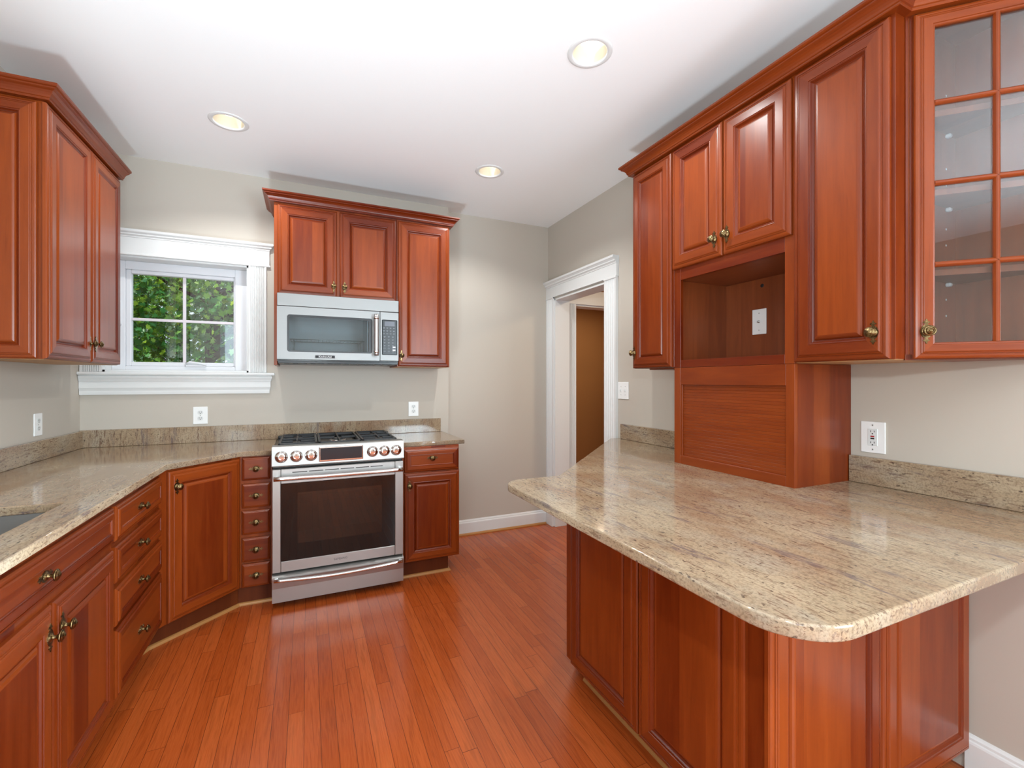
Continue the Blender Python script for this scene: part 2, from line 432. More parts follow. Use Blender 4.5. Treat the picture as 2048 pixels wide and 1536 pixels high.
# ------------------------------------------------------------------ joinery profiles and hardware
DOOR = [(0, 0), (0, .010), (.003, .0138), (.008, .0158), (.0145, .0165), (.0155, .0148), (.0175, .0150), (.0185, .0172), (.0225, .0180), (.0240, .0200), (.0270, .0212),
        (.0585, .0212), (.0598, .0192), (.0625, .0198), (.0660, .0186), (.0690, .0140), (.0725, .0108), (.0755, .0098), (.0770, .0122), (.0815, .0165), (.0875, .0188), (.0920, .0194)]
DRAWER = [(0, 0), (0, .010), (.003, .0138), (.006, .0158), (.0105, .0165), (.0115, .0148), (.0130, .0150), (.0140, .0180), (.0165, .0200), (.0185, .0212),
          (.0370, .0212), (.0380, .0188), (.0410, .0196), (.0425, .0172), (.0450, .0165)]
SLABF = [(0, 0), (0, .013), (.003, .0165), (.0065, .0175), (.0085, .0180), (.0105, .0205), (.0130, .0212)]
def narrow(rings, k): return [(a*k, b) for a, b in rings]
CROWN = [(0, 0), (.023, 0), (.025, .003), (.025, .008), (.029, .010), (.031, .017), (.036, .026), (.043, .033), (.051, .037), (.054, .039), (.054, .044), (.060, .046), (.064, .050), (.064, .058), (0, .058)]

kn = MB(); kn.lathe(Matrix(), [(.0105, 0), (.0105, .0022), (.0085, .0035), (.0055, .0055), (.0048, .012), (.0060, .0155), (.0120, .0185), (.0158, .0205), (.0165, .0228), (.0158, .0245), (.0135, .0255),
    (.0122, .0256), (.0115, .0272), (.0085, .0292), (.0050, .0302), (.0046, .0312), (.0020, .0322), (0, .0324)], 24)
half = [(0, .0395), (.0022, .0360), (.0036, .0325), (.0030, .0305), (.0055, .0312), (.0085, .0296), (.0092, .0270), (.0075, .0258), (.0068, .0272), (.0048, .0262), (.0034, .0238), (.0036, .0215),
        (.0062, .0196), (.0095, .0178), (.0102, .0150), (.0128, .0112), (.0132, .0080), (.0152, .0040)]
outl = half+[(.0155, 0)]+[(x, -y) for x, y in half[::-1]]
outl = outl+[(-x, y) for x, y in outl[::-1][1:-1]]
bp = MB(); bp.prism(outl, 0, .0022); bp.lathe(Matrix.Translation((0, 0, .0020)), [(.0130, 0), (.0125, .0012), (.011, .0018), (0, .0019)], 20)
def master(name, mb, mat):
    me = bpy.data.meshes.new(name); me.from_pydata(mb.v, [], mb.f)
    for p, sm in zip(me.polygons, mb.sm): p.use_smooth = sm
    me.materials.append(mat); bm = bmesh.new(); bm.from_mesh(me); bmesh.ops.recalc_face_normals(bm, faces=bm.faces); bm.to_mesh(me); bm.free(); return me
KNOB_ME = master('knob', kn, BRASS); PLATE_ME = master('backplate', bp, BRASS)
def knob(parent, w, N, horizontal=False):
    F = frame(N)
    if horizontal: F = F @ Matrix.Rotation(R(90), 3, 'Z')
    for nm, me, d in (('backplate', PLATE_ME, 0), ('knob', KNOB_ME, .0015)):
        o = bpy.data.objects.new(nm, me); o.rotation_euler = F.to_euler(); place(o, Vector(w)+Vector(N).normalized()*d, parent)
def front(name, parent, P0, U, N, w, h, prof, kpos=None, hor=False, hgrain=False):
    """a door or drawer front with its knob; kpos = (across, up) from the lower corner"""
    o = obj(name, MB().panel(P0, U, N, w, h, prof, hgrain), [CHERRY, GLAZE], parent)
    if kpos:
        ins = min(kpos[0], w-kpos[0], kpos[1], h-kpos[1]); ht = prof[-1][1]
        for (a, b), (c, d) in zip(prof, prof[1:]):
            if a <= ins <= c and c > a: ht = max(b, d)
        knob(o, Vector(P0)+Vector(U)*kpos[0]+Vector((0, 0, kpos[1]))+Vector(N)*ht, N, hor)
    return o

# ------------------------------------------------------------------ the setting
XL, XR, YB, YC, ZC = -1.276, 2.057, 3.640, 3.735, 2.7625       # left wall, right wall, back wall, its recessed part, ceiling
XS = 1.066                                                     # where the back wall steps back
YN = -3.40
CANS = [(1.127, 1.668), (-.396, 2.935), (1.140, 2.897)]

struct('floor', MB().box(-1.6, 4.2, YN-.2, 6.0, -.03, 0), FLOOR)
circ = lambda x, y, r: [(x+r*math.cos(2*math.pi*i/40), y+r*math.sin(2*math.pi*i/40)) for i in range(40)][::-1]
ce = slab('ceiling', [[(-1.5, YN-.2), (2.2, YN-.2), (2.2, 3.9), (-1.5, 3.9)]]+[circ(x, y, .079) for x, y in CANS], ZC, ZC+.02, .0005, CEIL); ce['kind'] = 'structure'
WX0, WX1, WZ0, WZ1 = -1.168, -.372, 1.385, 2.128               # window opening
m = MB()
m.box(-1.5, WX0, YB, YB+.20, 0, ZC+.004).box(WX1, XS, YB, YB+.20, 0, ZC+.004).box(WX0, WX1, YB, YB+.20, 0, WZ0).box(WX0, WX1, YB, YB+.20, WZ1, ZC+.004)
m.box(XS, 2.2, YC, YC+.11, 0, ZC+.004)
struct('wall_back', m, WALL)
m = MB(); m.box(-1.5, XL, YN, -2.85, 0, ZC+.004).box(-1.5, XL, -1.05, YB, 0, ZC+.004).box(-1.5, XL, -2.85, -1.05, 0, .42).box(-1.5, XL, -2.85, -1.05, 2.38, ZC+.004)
struct('wall_left', m, WALL)
DY0, DY1, DZ = 2.825, 3.605, 2.075                             # doorway in the right wall
m = MB(); m.box(XR, 2.2, YN, -2.75, 0, ZC+.004).box(XR, 2.2, -.75, DY0, 0, ZC+.004).box(XR, 2.2, -2.75, -.75, 0, .42).box(XR, 2.2, -2.75, -.75, 2.38, ZC+.004).box(XR, 2.2, DY0, DY1, DZ, ZC+.004).box(XR, 2.2, DY1, YC, 0, ZC+.004)
struct('wall_right', m, WALL)
# wall behind the camera, and two made-up side windows framing the added fills
struct('wall_rear', MB().box(-1.5, 2.2, YN-.15, YN, 0, ZC+.004), WALL)
for nm, x, y0, y1 in (('added_window_right', XR+.06, -2.75, -.75), ('added_window_left', XL-.06, -2.85, -1.05)):
    m = MB()
    for k in range(4): yy = y0+(y1-y0-.05)*k/3; m.box(x-.03, x+.03, yy, yy+.05, .42, 2.38)
    for z in (.42, 1.05, 1.69, 2.33): m.box(x-.025, x+.025, y0, y1, z, z+.05)
    struct(nm, m, WHITE)

# hallway seen through the doorway
m = MB(); m.box(2.2, 2.29, 3.64, 3.76, 0, 2.42).box(3.30, 4.2, 3.64, 3.76, 0, 2.42).box(2.29, 3.30, 3.64, 3.76, 2.045, 2.42); struct('wall_hall', m, BROWN)
struct('wall_hall_far', MB().box(2.2, 4.2, 5.4, 5.5, 0, 2.42).box(2.2, 2.25, 3.76, 5.4, 0, 2.42).box(4.1, 4.2, 1.0, 5.4, 0, 2.42).box(2.2, 4.2, 1.0, 1.1, 0, 2.42), BROWN)
struct('ceiling_hall', MB().box(2.2, 4.2, 1.0, 5.5, 2.42, 2.46), CEIL)
lamp('hall_fill', 'AREA', (3.0, 2.6, 2.38), (0, 0, 0), 16, (1, .80, .56), shape='DISK', size=.3)  # unseen fill added to light the hallway, no fixture there
lamp('back_hall_fill', 'AREA', (3.3, 4.5, 2.38), (0, 0, 0), 11, (1, .84, .64), shape='DISK', size=.3)  # second added fill, brightens the far brown wall from out of view

def fluted(x0, x1, n, depth, base=.0):
    """section of a fluted pilaster, across x0..x1, facing -y in local coordinates"""
    pts = [(x0, 0), (x0, -depth)]; w = x1-x0; mg = w*.10; p = (w-2*mg)/n
    for i in range(n):
        a = x0+mg+i*p
        for k in range(5):
            t = k/4; pts.append((a+p*(.14+.72*t), -depth+.0075*math.sin(math.pi*t)))
    pts += [(x1, -depth), (x1, 0)]; return pts
HEADP = [(0, 0), (.022, 0), (.022, .006), (.020, .008), (.020, .092), (.024, .094), (.024, .100), (.030, .106), (.036, .110), (.036, .118), (.046, .128), (.052, .132), (.052, .148), (0, .148)]
# doorway casing
t = thing('door_1', 'white cased doorway with fluted sides in the right wall', 'doorway', (XR, 3.2, 0)); t['kind'] = 'structure'
def yfl(y0, y1, X, s=-1): return lambda p: p
rot = Matrix.Translation((XR, 0, 0)) @ Matrix.Rotation(R(-90), 4, 'Z')      # local -y -> world -x ; local x -> world -y
for a, b in ((DY0-.142, DY0), (DY1, 3.733)):
    m = MB().prism(fluted(-b, -a, 5, .022), .175, DZ+.012, M=rot)
    m.box(XR-.030, XR, a-.004 if a < 3 else a, b+.003 if b < 3.6 else b, 0, .172, .003).box(XR-.027, XR, a-.003 if a < 3 else a, b+.002 if b < 3.6 else b, DZ+.0, DZ+.0135, .003)
    obj('pilaster', m, WHITE, t)
hp = [(o*1.0, u*1.02) for o, u in HEADP]
obj('header', MB().sweep([(XR, 3.734), (XR, DY0-.147), ], hp, side=1, z=DZ+.013).sweep([(XR-.001, DY0-.148), (XR, DY0-.148)], [(0, 0), (.0, .0), (.004, .148), (0, .148)], z=DZ+.013), WHITE, t)
m = MB().box(XR-.004, 2.204, DY1-.014, DY1, 0, DZ).box(XR-.004, 2.204, DY0, DY0+.014, 0, DZ).box(XR-.004, 2.204, DY0, DY1, DZ-.014, DZ); obj('jamb', m, WHITE, t)
# second cased opening beyond
t = thing('door_2', 'second cased opening in the hallway wall seen through the doorway', 'doorway', (2.8, 3.62, 0)); t['kind'] = 'structure'
for a, b in ((2.208, 2.292), (3.30, 3.40)):
    obj('pilaster', MB().prism(fluted(a, b, 5, .022), .0, 2.045, M=Matrix.Translation((0, 3.64, 0))), WHITE, t)
obj('header', MB().box(2.206, 3.42, 3.612, 3.64, 2.045, 2.18, .002), WHITE, t)
obj('jamb', MB().box(2.29, 2.304, 3.638, 3.765, 0, 2.045).box(3.286, 3.30, 3.638, 3.765, 0, 2.045).box(2.304, 3.286, 3.638, 3.765, 2.031, 2.045), WHITE, t)

BASEP = [(0, 0), (.015, 0), (.015, .100), (.013, .106), (.010, .110), (.009, .118), (.005, .124), (.003, .128), (0, .128)]
SHOEP = [(0, 0), (.016, 0), (.0155, .006), (.012, .012), (.006, .0155), (0, .016)]
struct('baseboard_back', MB().sweep([(XS, YB+.02), (XS, YC), (2.026, YC)], BASEP), WHITE)
struct('trim_1', MB().sweep([(XS+.016, YC-.015), (2.024, YC-.015)], SHOEP), OAKTRIM)
struct('baseboard_right', MB().sweep([(XR, .774), (XR, YN)], BASEP), WHITE)

# window in the back wall
w1 = thing('window_1', 'white casement window with four panes over the left counter', 'window', (-.77, YB, WZ0)); w1['kind'] = 'structure'
for a, b in ((WX0-.104, WX0), (WX1, WX1+.110)):
    m = MB().prism(fluted(a, b, 8, .020), WZ0, WZ1+.02, M=Matrix.Translation((0, YB, 0)))
    obj('pilaster', m, WHITE, w1)
whp = [(o*.85, u*1.0) for o, u in [(0, 0), (.026, 0), (.028, .003), (.028, .010), (.022, .013), (.022, .112), (.026, .114), (.026, .120), (.032, .126), (.038, .128), (.038, .136), (.048, .142), (.052, .146), (.052, .160), (0, .160)]]
obj('header', MB().sweep([(XL+.003, YB), (WX1+.110, YB), (WX1+.110, YB+.001)], whp, side=1, z=WZ1), WHITE, w1)
stp = [(0, -.145), (.020, -.145), (.022, -.130), (.022, -.120), (.027, -.108), (.030, -.102), (.030, -.062), (.034, -.058), (.036, -.050), (.042, -.040), (.044, -.034), (.044, -.028), (.036, -.024), (.036, -.022), (.060, -.020), (.063, -.012), (.060, -.002), (0, 0)]
obj('sill', MB().sweep([(XL+.002, YB), (WX1+.112, YB), (WX1+.112, YB+.001)], [(o*.8, u) for o, u in stp], z=WZ0+.0), WHITE, w1)
m = MB().box(WX0, WX0+.012, YB-.002, YB+.19, WZ0, WZ1).box(WX1-.012, WX1, YB-.002, YB+.19, WZ0, WZ1).box(WX0, WX1, YB-.002, YB+.19, WZ1-.012, WZ1).box(WX0, WX1, YB-.002, YB+.19, WZ0-.004, WZ0+.012)
obj('jamb', m, WHITE, w1)
FY = YB+.105
def ringbox(m, x0, x1, z0, z1, y0, y1, wl, wr, wt, wb, bev=.003):
    m.box(x0, x0+wl, y0, y1, z0, z1, bev).box(x1-wr, x1, y0, y1, z0, z1, bev).box(x0+wl, x1-wr, y0, y1, z1-wt, z1, bev).box(x0+wl, x1-wr, y0, y1, z0, z0+wb, bev); return m
m = ringbox(MB(), WX0+.012, WX1-.012, WZ0+.012, WZ1-.012, FY, FY+.07, .070, .084, .055, .028)
obj('window_frame', m, VINYL, w1)
SX0, SX1, SZ0, SZ1 = -1.086, -.468, 1.425, 2.061
m = ringbox(MB(), SX0, SX1, SZ0, SZ1, FY+.010, FY+.055, .028, .010, .024, .028, .004)
obj('sash', m, VINYL, w1)
GX0, GX1, GZ0, GZ1 = SX0+.028, SX1-.010, SZ0+.028, SZ1-.024
m = MB().box(-.778, -.760, FY+.018, FY+.030, GZ0, GZ1, .002).box(GX0, GX1, FY+.017, FY+.031, 1.727, 1.745, .002)
obj('grille', m, MUNTIN, w1)
obj('glass', MB().box(GX0, GX1, FY+.034, FY+.038, GZ0, GZ1), GLASS, w1)
m = MB().box(-.76, -.64, FY-.012, FY+.012, WZ0+.036, WZ0+.058, .006).tube([(-.752, FY-.012, WZ0+.058), (-.73, FY-.020, WZ0+.070), (-.66, FY-.022, WZ0+.060), (-.635, FY-.020, WZ0+.052)], .008)
obj('crank', m, VINYL, w1)
obj('latch', MB().tube([(-1.110, FY-.004, 1.69), (-1.110, FY-.022, 1.71), (-1.110, FY-.026, 1.80), (-1.110, FY-.014, 1.85)], .007), VINYL, w1)

# ------------------------------------------------------------------ cabinets
XP, YP = Vector((1, 0, 0)), Vector((0, 1, 0))
def body_box(name, parent, x0, x1, y0, y1, z0, z1, mat=None):
    return obj(name, MB().box(x0, x1, y0, y1, z0, z1, .0012, 'z'), mat or CHERRY, parent)

# left wall cabinet: frame at x=-1.0, doors to -.979, end panel facing the camera
t = thing('wall_cabinet', 'cherry wall cabinet left of the window with a panelled end', 'cabinet', (-1.13, 2.93, 1.418))
body_box('body', t, XL+.001, -1.0, 2.530, 3.335, 1.418, 2.500)
obj('bottom_panel', MB().box(XL+.004, -1.004, 2.534, 3.331, 1.4165, 1.4185, 0, 'y'), MAPLE, t)
N = (1, 0, 0)
front('door', t, (-1.0, 2.512, 1.420), YP, N, .420, 1.063, DOOR, (.420-.022, .092))
front('door', t, (-1.0, 2.941, 1.420), YP, N, .385, 1.063, DOOR, (.026, .092))
front('end_panel', t, (-1.262, 2.530, 1.420), XP, (0, -1, 0), .243, 1.063, narrow(DOOR, .82))
cr = obj('crown_moulding', MB().sweep([(XL+.002, 2.530), (-1.0, 2.530), (-1.0, 3.335)], CROWN, side=1, z=2.492), CHERRY)
tag(cr, 'cherry crown moulding along the top of the cabinet left of the window', 'moulding')

# back wall cabinets around the microwave
t = thing('wall_cabinet', 'short cherry wall cabinet with two doors above the microwave', 'cabinet', (.19, 3.48, 1.43))
FYB = 3.322
m = MB().box(-.197, .588, FYB, YB-.001, 1.892, 2.492, .0012, 'z').box(-.197, -.178, FYB, YB-.001, 1.430, 1.8925, .0012, 'z')
obj('body', m, CHERRY, t)
N = (0, -1, 0)
front('door', t, (-.176, FYB, 1.894), XP, N, .360, .584, DOOR, (.360-.021, .072))
front('door', t, (.203, FYB, 1.894), XP, N, .378, .584, DOOR, (.030, .072))
t = thing('wall_cabinet', 'tall narrow cherry wall cabinet right of the microwave', 'cabinet', (.79, 3.48, 1.43))
body_box('body', t, .589, .980, FYB, YB-.001, 1.430, 2.492)
obj('bottom_panel', MB().box(.593, .976, FYB+.004, YB-.004, 1.4285, 1.4305, 0, 'x'), MAPLE, t)
front('door', t, (.597, FYB, 1.433), XP, N, .375, 1.045, DOOR, (.022, .076))
cr = obj('crown_moulding', MB().sweep([(-.197, YB-.002), (-.197, FYB), (.980, FYB), (.980, YB-.002)], CROWN, side=1, z=2.490), CHERRY)
tag(cr, 'cherry crown moulding above the microwave cabinets', 'moulding')

# right wall uppers: frame plane x=1.70
FX = 1.700; N = (-1, 0, 0); YM = Vector((0, -1, 0))
t = thing('wall_cabinet', 'narrow cherry wall cabinet at the doorway end of the right wall', 'cabinet', (1.88, 1.915, 1.396))
body_box('body', t, FX, XR-.001, 1.762, 2.070, 1.396, 2.506)
obj('bottom_panel', MB().box(FX+.05, XR-.004, 1.766, 2.0, 1.388, 1.3965, 0, 'y'), CHERRY_IN, t)
front('door', t, (FX, 2.066, 1.398), YM, N, .297, 1.089, narrow(DOOR, .85), (.020, .085))

t = thing('wall_cabinet', 'cherry wall cabinet with two doors over an open niche', 'cabinet', (1.88, 1.448, 1.393))
Y0, Y1 = 1.136, 1.760
m = MB().box(FX+.018, XR-.001, Y0, Y0+.018, 1.393, 2.506, 0, 'z').box(FX+.018, XR-.001, Y1-.018, Y1, 1.393, 2.506, 0, 'z')
m.box(XR-.010, XR-.001, Y0+.018, Y1-.018, 1.393, 2.506, 0, 'z').box(FX+.018, XR-.010, Y0+.018, Y1-.018, 1.393, 1.429, 0, 'y')
m.box(FX+.018, XR-.010, Y0+.018, Y1-.018, 1.832, 1.850, 0, 'y').box(FX+.018, XR-.010, Y0+.018, Y1-.018, 2.488, 2.506, 0, 'y')
obj('body', m, CHERRY_IN, t)
m = MB().box(FX, FX+.018, Y0, Y0+.040, 1.393, 2.506, .0008, 'z').box(FX, FX+.018, Y1-.042, Y1, 1.393, 2.506, .0008, 'z')
for a, b in ((1.393, 1.430), (1.830, 1.905), (2.46, 2.506)): m.box(FX, FX+.018, Y0+.040, Y1-.042, a, b, .0008, 'y')
obj('face_frame', m, CHERRY, t)
obj('cable_hole', MB().lathe(at((XR-.0100, 1.532, 1.797), (-1, 0, 0)), [(.009, 0), (.009, .0006), (.006, .0010), (0, .0008)], 16), SLOT, t)
front('door', t, (FX, 1.762, 1.888), YM, N, .302, .599, DOOR, (.302-.034, .078))
front('door', t, (FX, 1.453, 1.888), YM, N, .310, .599, DOOR, (.026, .083))

t = thing('appliance_garage', 'cherry counter cabinet with a roll-up slatted door under the niche', 'cabinet', (1.88, 1.445, .914))
m = MB().box(FX+.018, XR-.001, Y0, Y0+.018, .914, 1.392, 0, 'z').box(FX+.018, XR-.001, Y1-.018, Y1, .914, 1.392, 0, 'z').box(XR-.010, XR-.001, Y0+.018, Y1-.018, .914, 1.392, 0, 'z').box(FX+.018, XR-.01, Y0+.018, Y1-.018, 1.374, 1.392, 0, 'y')
obj('body', m, CHERRY, t)
m = MB().box(FX, FX+.018, Y0, Y0+.036, .914, 1.392, .0008, 'z').box(FX, FX+.018, Y1-.040, Y1, .914, 1.392, .0008, 'z').box(FX, FX+.018, Y0+.036, Y1-.040, .914, .955, .0008, 'y').box(FX, FX+.018, Y0+.036, Y1-.040, 1.308, 1.392, .0008, 'y')
m.box(FX+.004, FX+.018, Y1-.050, Y1-.040, .955, 1.308, .001, 'z')
obj('face_frame', m, CHERRY, t)
m = MB(); z = .955
while z < 1.318: m.box(FX+.011, FX+.019, Y0+.030, Y1-.036, z, z+.0135, .0009, 'y', cell=7); z += .0137
m.box(FX+.017, FX+.022, Y0+.030, Y1-.036, .955, 1.32, 0, 'y')
obj('tambour_door', m, CHERRY, t)

t = thing('wall_cabinet', 'tall cherry wall cabinet between the niche and the glass cabinet', 'cabinet', (1.88, .97, 1.396))
body_box('body', t, FX, XR-.001, .810, 1.1355, 1.396, 2.506)
obj('bottom_panel', MB().box(FX+.004, XR-.004, .814, 1.132, 1.3945, 1.3965, 0, 'y'), MAPLE, t)
front('door', t, (FX, 1.131, 1.398), YM, N, .310, 1.089, DOOR, (.310-.040, .086))

# diagonal glass cabinet at the end of the run
t = thing('wall_cabinet', 'angled cherry wall cabinet with glazed door and shelves', 'cabinet', (1.96, .72, 1.393))
A, B, D_ = Vector((1.752, .808)), Vector((2.055, .505)), Vector((2.055, .808))
q = Vector((1, -1)).normalized(); nq = Vector((-1, -1)).normalized(); q3 = Vector((q.x, q.y, 0)); n3 = Vector((nq.x, nq.y, 0)); LQ = (B-A).length
def tri(z0, z1, ins=.0, fr=0.0):
    a = A-nq*fr; b = B-nq*fr
    return [(a.x+ins, D_.y-ins), (D_.x-ins, b.y+ins), (D_.x-ins, D_.y-ins)]
m = MB().prism(tri(0, 0), 1.393, 1.411).prism(tri(0, 0), 2.488, 2.506)
m.box(1.757, 2.055, .800, .808, 1.411, 2.488, 0, 'z').box(2.047, 2.055, .512, .800, 1.411, 2.488, 0, 'z')
obj('body', m, CHERRY_IN, t)
def qbox(m, s0, s1, d0, d1, z0, z1, bev=.0008, grain='z'):
    M = Matrix((( q.x, nq.x, 0, A.x), (q.y, nq.y, 0, A.y), (0, 0, 1, 0), (0, 0, 0, 1)))
    return m.box(s0, s1, d0, d1, z0, z1, bev, grain, M=M)
m = MB(); qbox(m, 0, .034, -.018, 0, 1.393, 2.506); qbox(m, LQ-.030, LQ-.002, -.018, 0, 1.393, 2.506)
qbox(m, .034, LQ-.030, -.018, 0, 1.393, 1.425, grain='x'); qbox(m, .034, LQ-.030, -.018, 0, 2.46, 2.506, grain='x')
obj('face_frame', m, CHERRY, t)
dw, dz0, dz1 = LQ-.026, 1.396, 2.488
P0 = Vector((A.x, A.y, 0))+q3*.018
FR = [(a, b) for a, b in DOOR if a <= .0590]
dr = MB()
# open frame: lip rings, then the inner edge down to the back
GF = [(0, 0), (0, .010), (.003, .0138), (.008, .0158), (.0125, .0165), (.0135, .0148), (.0155, .0150), (.0165, .0172), (.0195, .0180), (.0210, .0200), (.0235, .0212), (.0440, .0212), (.0455, .0180), (.0490, .0170), (.0510, .0140), (.0510, .0)]
def ring_panel(mb, P0, U, N, w, h, rings):
    Z = Vector((0, 0, 1)); k = len(rings); vs_ = []; fs = []; us = []
    for ins, ht in rings:
        for a, b in ((ins, ins), (w-ins, ins), (w-ins, h-ins), (ins, h-ins)): vs_.append(P0+U*a+Z*b+N*ht)
    for r in range(k):
        r2 = (r+1) % k
        for c in range(4):
            fs.append([r*4+c, r*4+(c+1) % 4, r2*4+(c+1) % 4, r2*4+c]); al = 0 if c in (0, 2) else 1; cb = c*3.1+.302
            pt = lambda r_, c_: ((rings[r_][0], rings[r_][0]), (w-rings[r_][0], rings[r_][0]), (w-rings[r_][0], h-rings[r_][0]), (rings[r_][0], h-rings[r_][0]))[c_]
            us.append([(cb+rings[r][0], pt(r, c)[al]), (cb+rings[r][0], pt(r, (c+1) % 4)[al]), (cb+rings[r2][0], pt(r2, (c+1) % 4)[al]), (cb+rings[r2][0], pt(r2, c)[al])])
    mb._add(vs_, fs, us)
ring_panel(dr, P0+Vector((0, 0, dz0)), q3, n3, dw, dz1-dz0, GF)
do = obj('door', dr, CHERRY, t)
m = MB(); s0 = .018+.051; s1 = .018+dw-.051; smid = (s0+s1)/2
MUN = [(-.0085, .003), (-.0085, .010), (-.005, .0155), (-.002, .0175), (.002, .0175), (.005, .0155), (.0085, .010), (.0085, .003)]
def mbar(m, horizontal, c, a, b):
    pts = []
    Mq = Matrix(((q.x, nq.x, 0, A.x), (q.y, nq.y, 0, A.y), (0, 0, 1, 0), (0, 0, 0, 1)))
    for e in (a, b):
        for o, d in MUN: pts.append(Mq @ (Vector((e, d, c+o)) if horizontal else Vector((c+o, d, e))))
    k = len(MUN); fs = [[i, (i+1) % k, k+(i+1) % k, k+i] for i in range(k)]+[list(range(k)), [k+i for i in range(k)]]
    us = [[(i*.003+.302, a), (i*.003+.305, a), (i*.003+.305, b), (i*.003+.302, b)] for i in range(k)]+[[(0, 0)]*k]*2
    m._add(pts, fs, us)
mbar(m, False, smid, 1.447, 2.447)
for z in (1.692, 1.947, 2.200): mbar(m, True, z, s0, s1)
obj('muntins', m, CHERRY, do)
m = MB(); qbox(m, s0-.004, s1+.004, .004, .008, 1.444, 2.450, 0); obj('glass', m, CABGLASS, do)
knob(do, P0+q3*.027+n3*.0212+Vector((0, 0, 1.482)), n3)
for z in (1.660, 1.915, 2.165):
    sh = obj('shelf', MB().prism(tri(0, 0, .009, .026), z, z+.019), CHERRY_IN, t)
    for x, y in ((1.985, .797), (2.044, .62)): obj('shelf_clip', MB().box(x-.008, x+.008, y-.012, y+.003, z-.014, z-.001, .003), CLIP, sh)
for z in (1.545, 1.60, 1.73, 1.785, 1.84, 1.99, 2.045, 2.24, 2.295):
    obj('peg_hole', MB().box(1.982, 1.988, .7990, .8002, z, z+.006), CLIP, t)
cr = obj('crown_moulding', MB().sweep([(XR-.002, 2.070), (FX, 2.070), (FX, .810), (A.x, .810), (B.x, B.y+.002)], CROWN, side=1, z=2.496), CHERRY)
tag(cr, 'long cherry crown moulding along the right wall cabinets', 'moulding')

# ------------------------------------------------------------------ base cabinets, left run
FXL = -.664; N = (1, 0, 0)
def shoe(parent, path, side=1):
    obj('shoe_moulding', MB().sweep(path, SHOEP, side=side), OAKTRIM, parent, 'pale oak quarter-round at the floor')
def base(t, x0, x1, y0, y1, tk):
    body_box('body', t, x0, x1, y0, y1, .112, .883)
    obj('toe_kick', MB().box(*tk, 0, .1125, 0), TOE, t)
t = thing('base_cabinet', 'cherry sink base cabinet with two doors under a false drawer', 'cabinet', (-.97, 1.69, 0))
m = MB().box(FXL-.018, FXL, 1.240, 2.138, .112, .883, .0012, 'z').box(XL+.001, FXL-.018, 1.240, 1.258, .112, .883, 0, 'z').box(XL+.001, FXL-.018, 2.120, 2.138, .112, .883, 0, 'z').box(XL+.001, FXL-.018, 1.258, 2.120, .112, .130, 0, 'y')
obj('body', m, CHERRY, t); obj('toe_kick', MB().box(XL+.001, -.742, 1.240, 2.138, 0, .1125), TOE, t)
front('drawer_front', t, (FXL, 1.252, .733), YP, N, .876, .127, DRAWER, (.438-.05, .0635), True, True)
front('door', t, (FXL, 1.252, .122), YP, N, .432, .580, DOOR, (.432-.030, .580-.080))
front('door', t, (FXL, 1.694, .122), YP, N, .433, .580, DOOR, (.030, .580-.080))
shoe(t, [(-.742, 1.240), (-.742, 2.138)])
t = thing('base_cabinet', 'cherry base cabinet with four stacked drawers beside the sink', 'cabinet', (-.97, 2.44, 0))
base(t, XL+.001, FXL, 2.139, 2.735, (XL+.001, -.742, 2.139, 2.735))
for z0, z1 in ((.727, .858), (.570, .705), (.408, .549), (.137, .393)):
    front('drawer', t, (FXL, 2.151, z0), YP, N, .573, z1-z0, DRAWER, (.2865-.02, (z1-z0)/2), True, True)
shoe(t, [(-.742, 2.139), (-.742, 2.735)])
# corner cabinet
t = thing('base_cabinet', 'diagonal cherry corner base cabinet with a single door', 'cabinet', (-.62, 3.2, 0))
e0 = Vector((-.6405, 2.7700)); e1 = Vector((-.3645, 3.0720)); ed = (e1-e0).normalized(); en = Vector((ed.y, -ed.x)); e3 = Vector((ed.x, ed.y, 0)); en3 = Vector((en.x, en.y, 0))
c0 = Vector((-.664, 2.7365)); 
obj('body', MB().prism([(XL+.001, 2.736), (-.664, 2.736), (e0.x-ed.x*.012, e0.y-ed.y*.012), (e1.x+ed.x*.004, e1.y+ed.y*.004), (-.3625, YB-.03), (XL+.001, YB-.03)], .112, .883), CHERRY, t)
front('door', t, (e0.x, e0.y, .116), e3, en3, (e1-e0).length-.004, .757, DOOR, (.038, .757-.080))
k0 = Vector((-.722, 2.777)); k1 = Vector((-.372, 3.100))
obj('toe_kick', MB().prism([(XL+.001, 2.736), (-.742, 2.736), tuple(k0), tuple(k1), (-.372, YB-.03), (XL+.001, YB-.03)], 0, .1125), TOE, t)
kd = (k1-k0).normalized()
shoe(t, [(-.742, 2.736), tuple(k0), tuple(k1)])
t = thing('base_cabinet', 'narrow cherry base cabinet with five small drawers left of the range', 'cabinet', (-.275, 3.35, 0))
base(t, -.3615, -.192, 3.080, YB-.03, (-.3715, -.192, 3.103, YB-.03)); N = (0, -1, 0)
for z0, z1 in ((.742, .876), (.580, .722), (.424, .564), (.264, .404), (.114, .252)):
    front('drawer', t, (-.348, 3.080, z0), XP, N, .146, z1-z0, SLABF, (.073, (z1-z0)/2), True, True)
shoe(t, [(-.371, 3.103), (-.192, 3.103)])
t = thing('base_cabinet', 'small cherry base cabinet with drawer over door right of the range', 'cabinet', (.78, 3.35, 0))
base(t, .574, .968, 3.050, YB-.03, (.574, .900, 3.085, YB-.03))
front('drawer', t, (.588, 3.050, .716), XP, N, .376, .152, DRAWER, (.188, .088), True, True)
front('door', t, (.588, 3.050, .116), XP, N, .379, .592, DOOR, (.032, .592-.082))
shoe(t, [(.574, 3.085), (.900, 3.085), (.900, 3.58)])

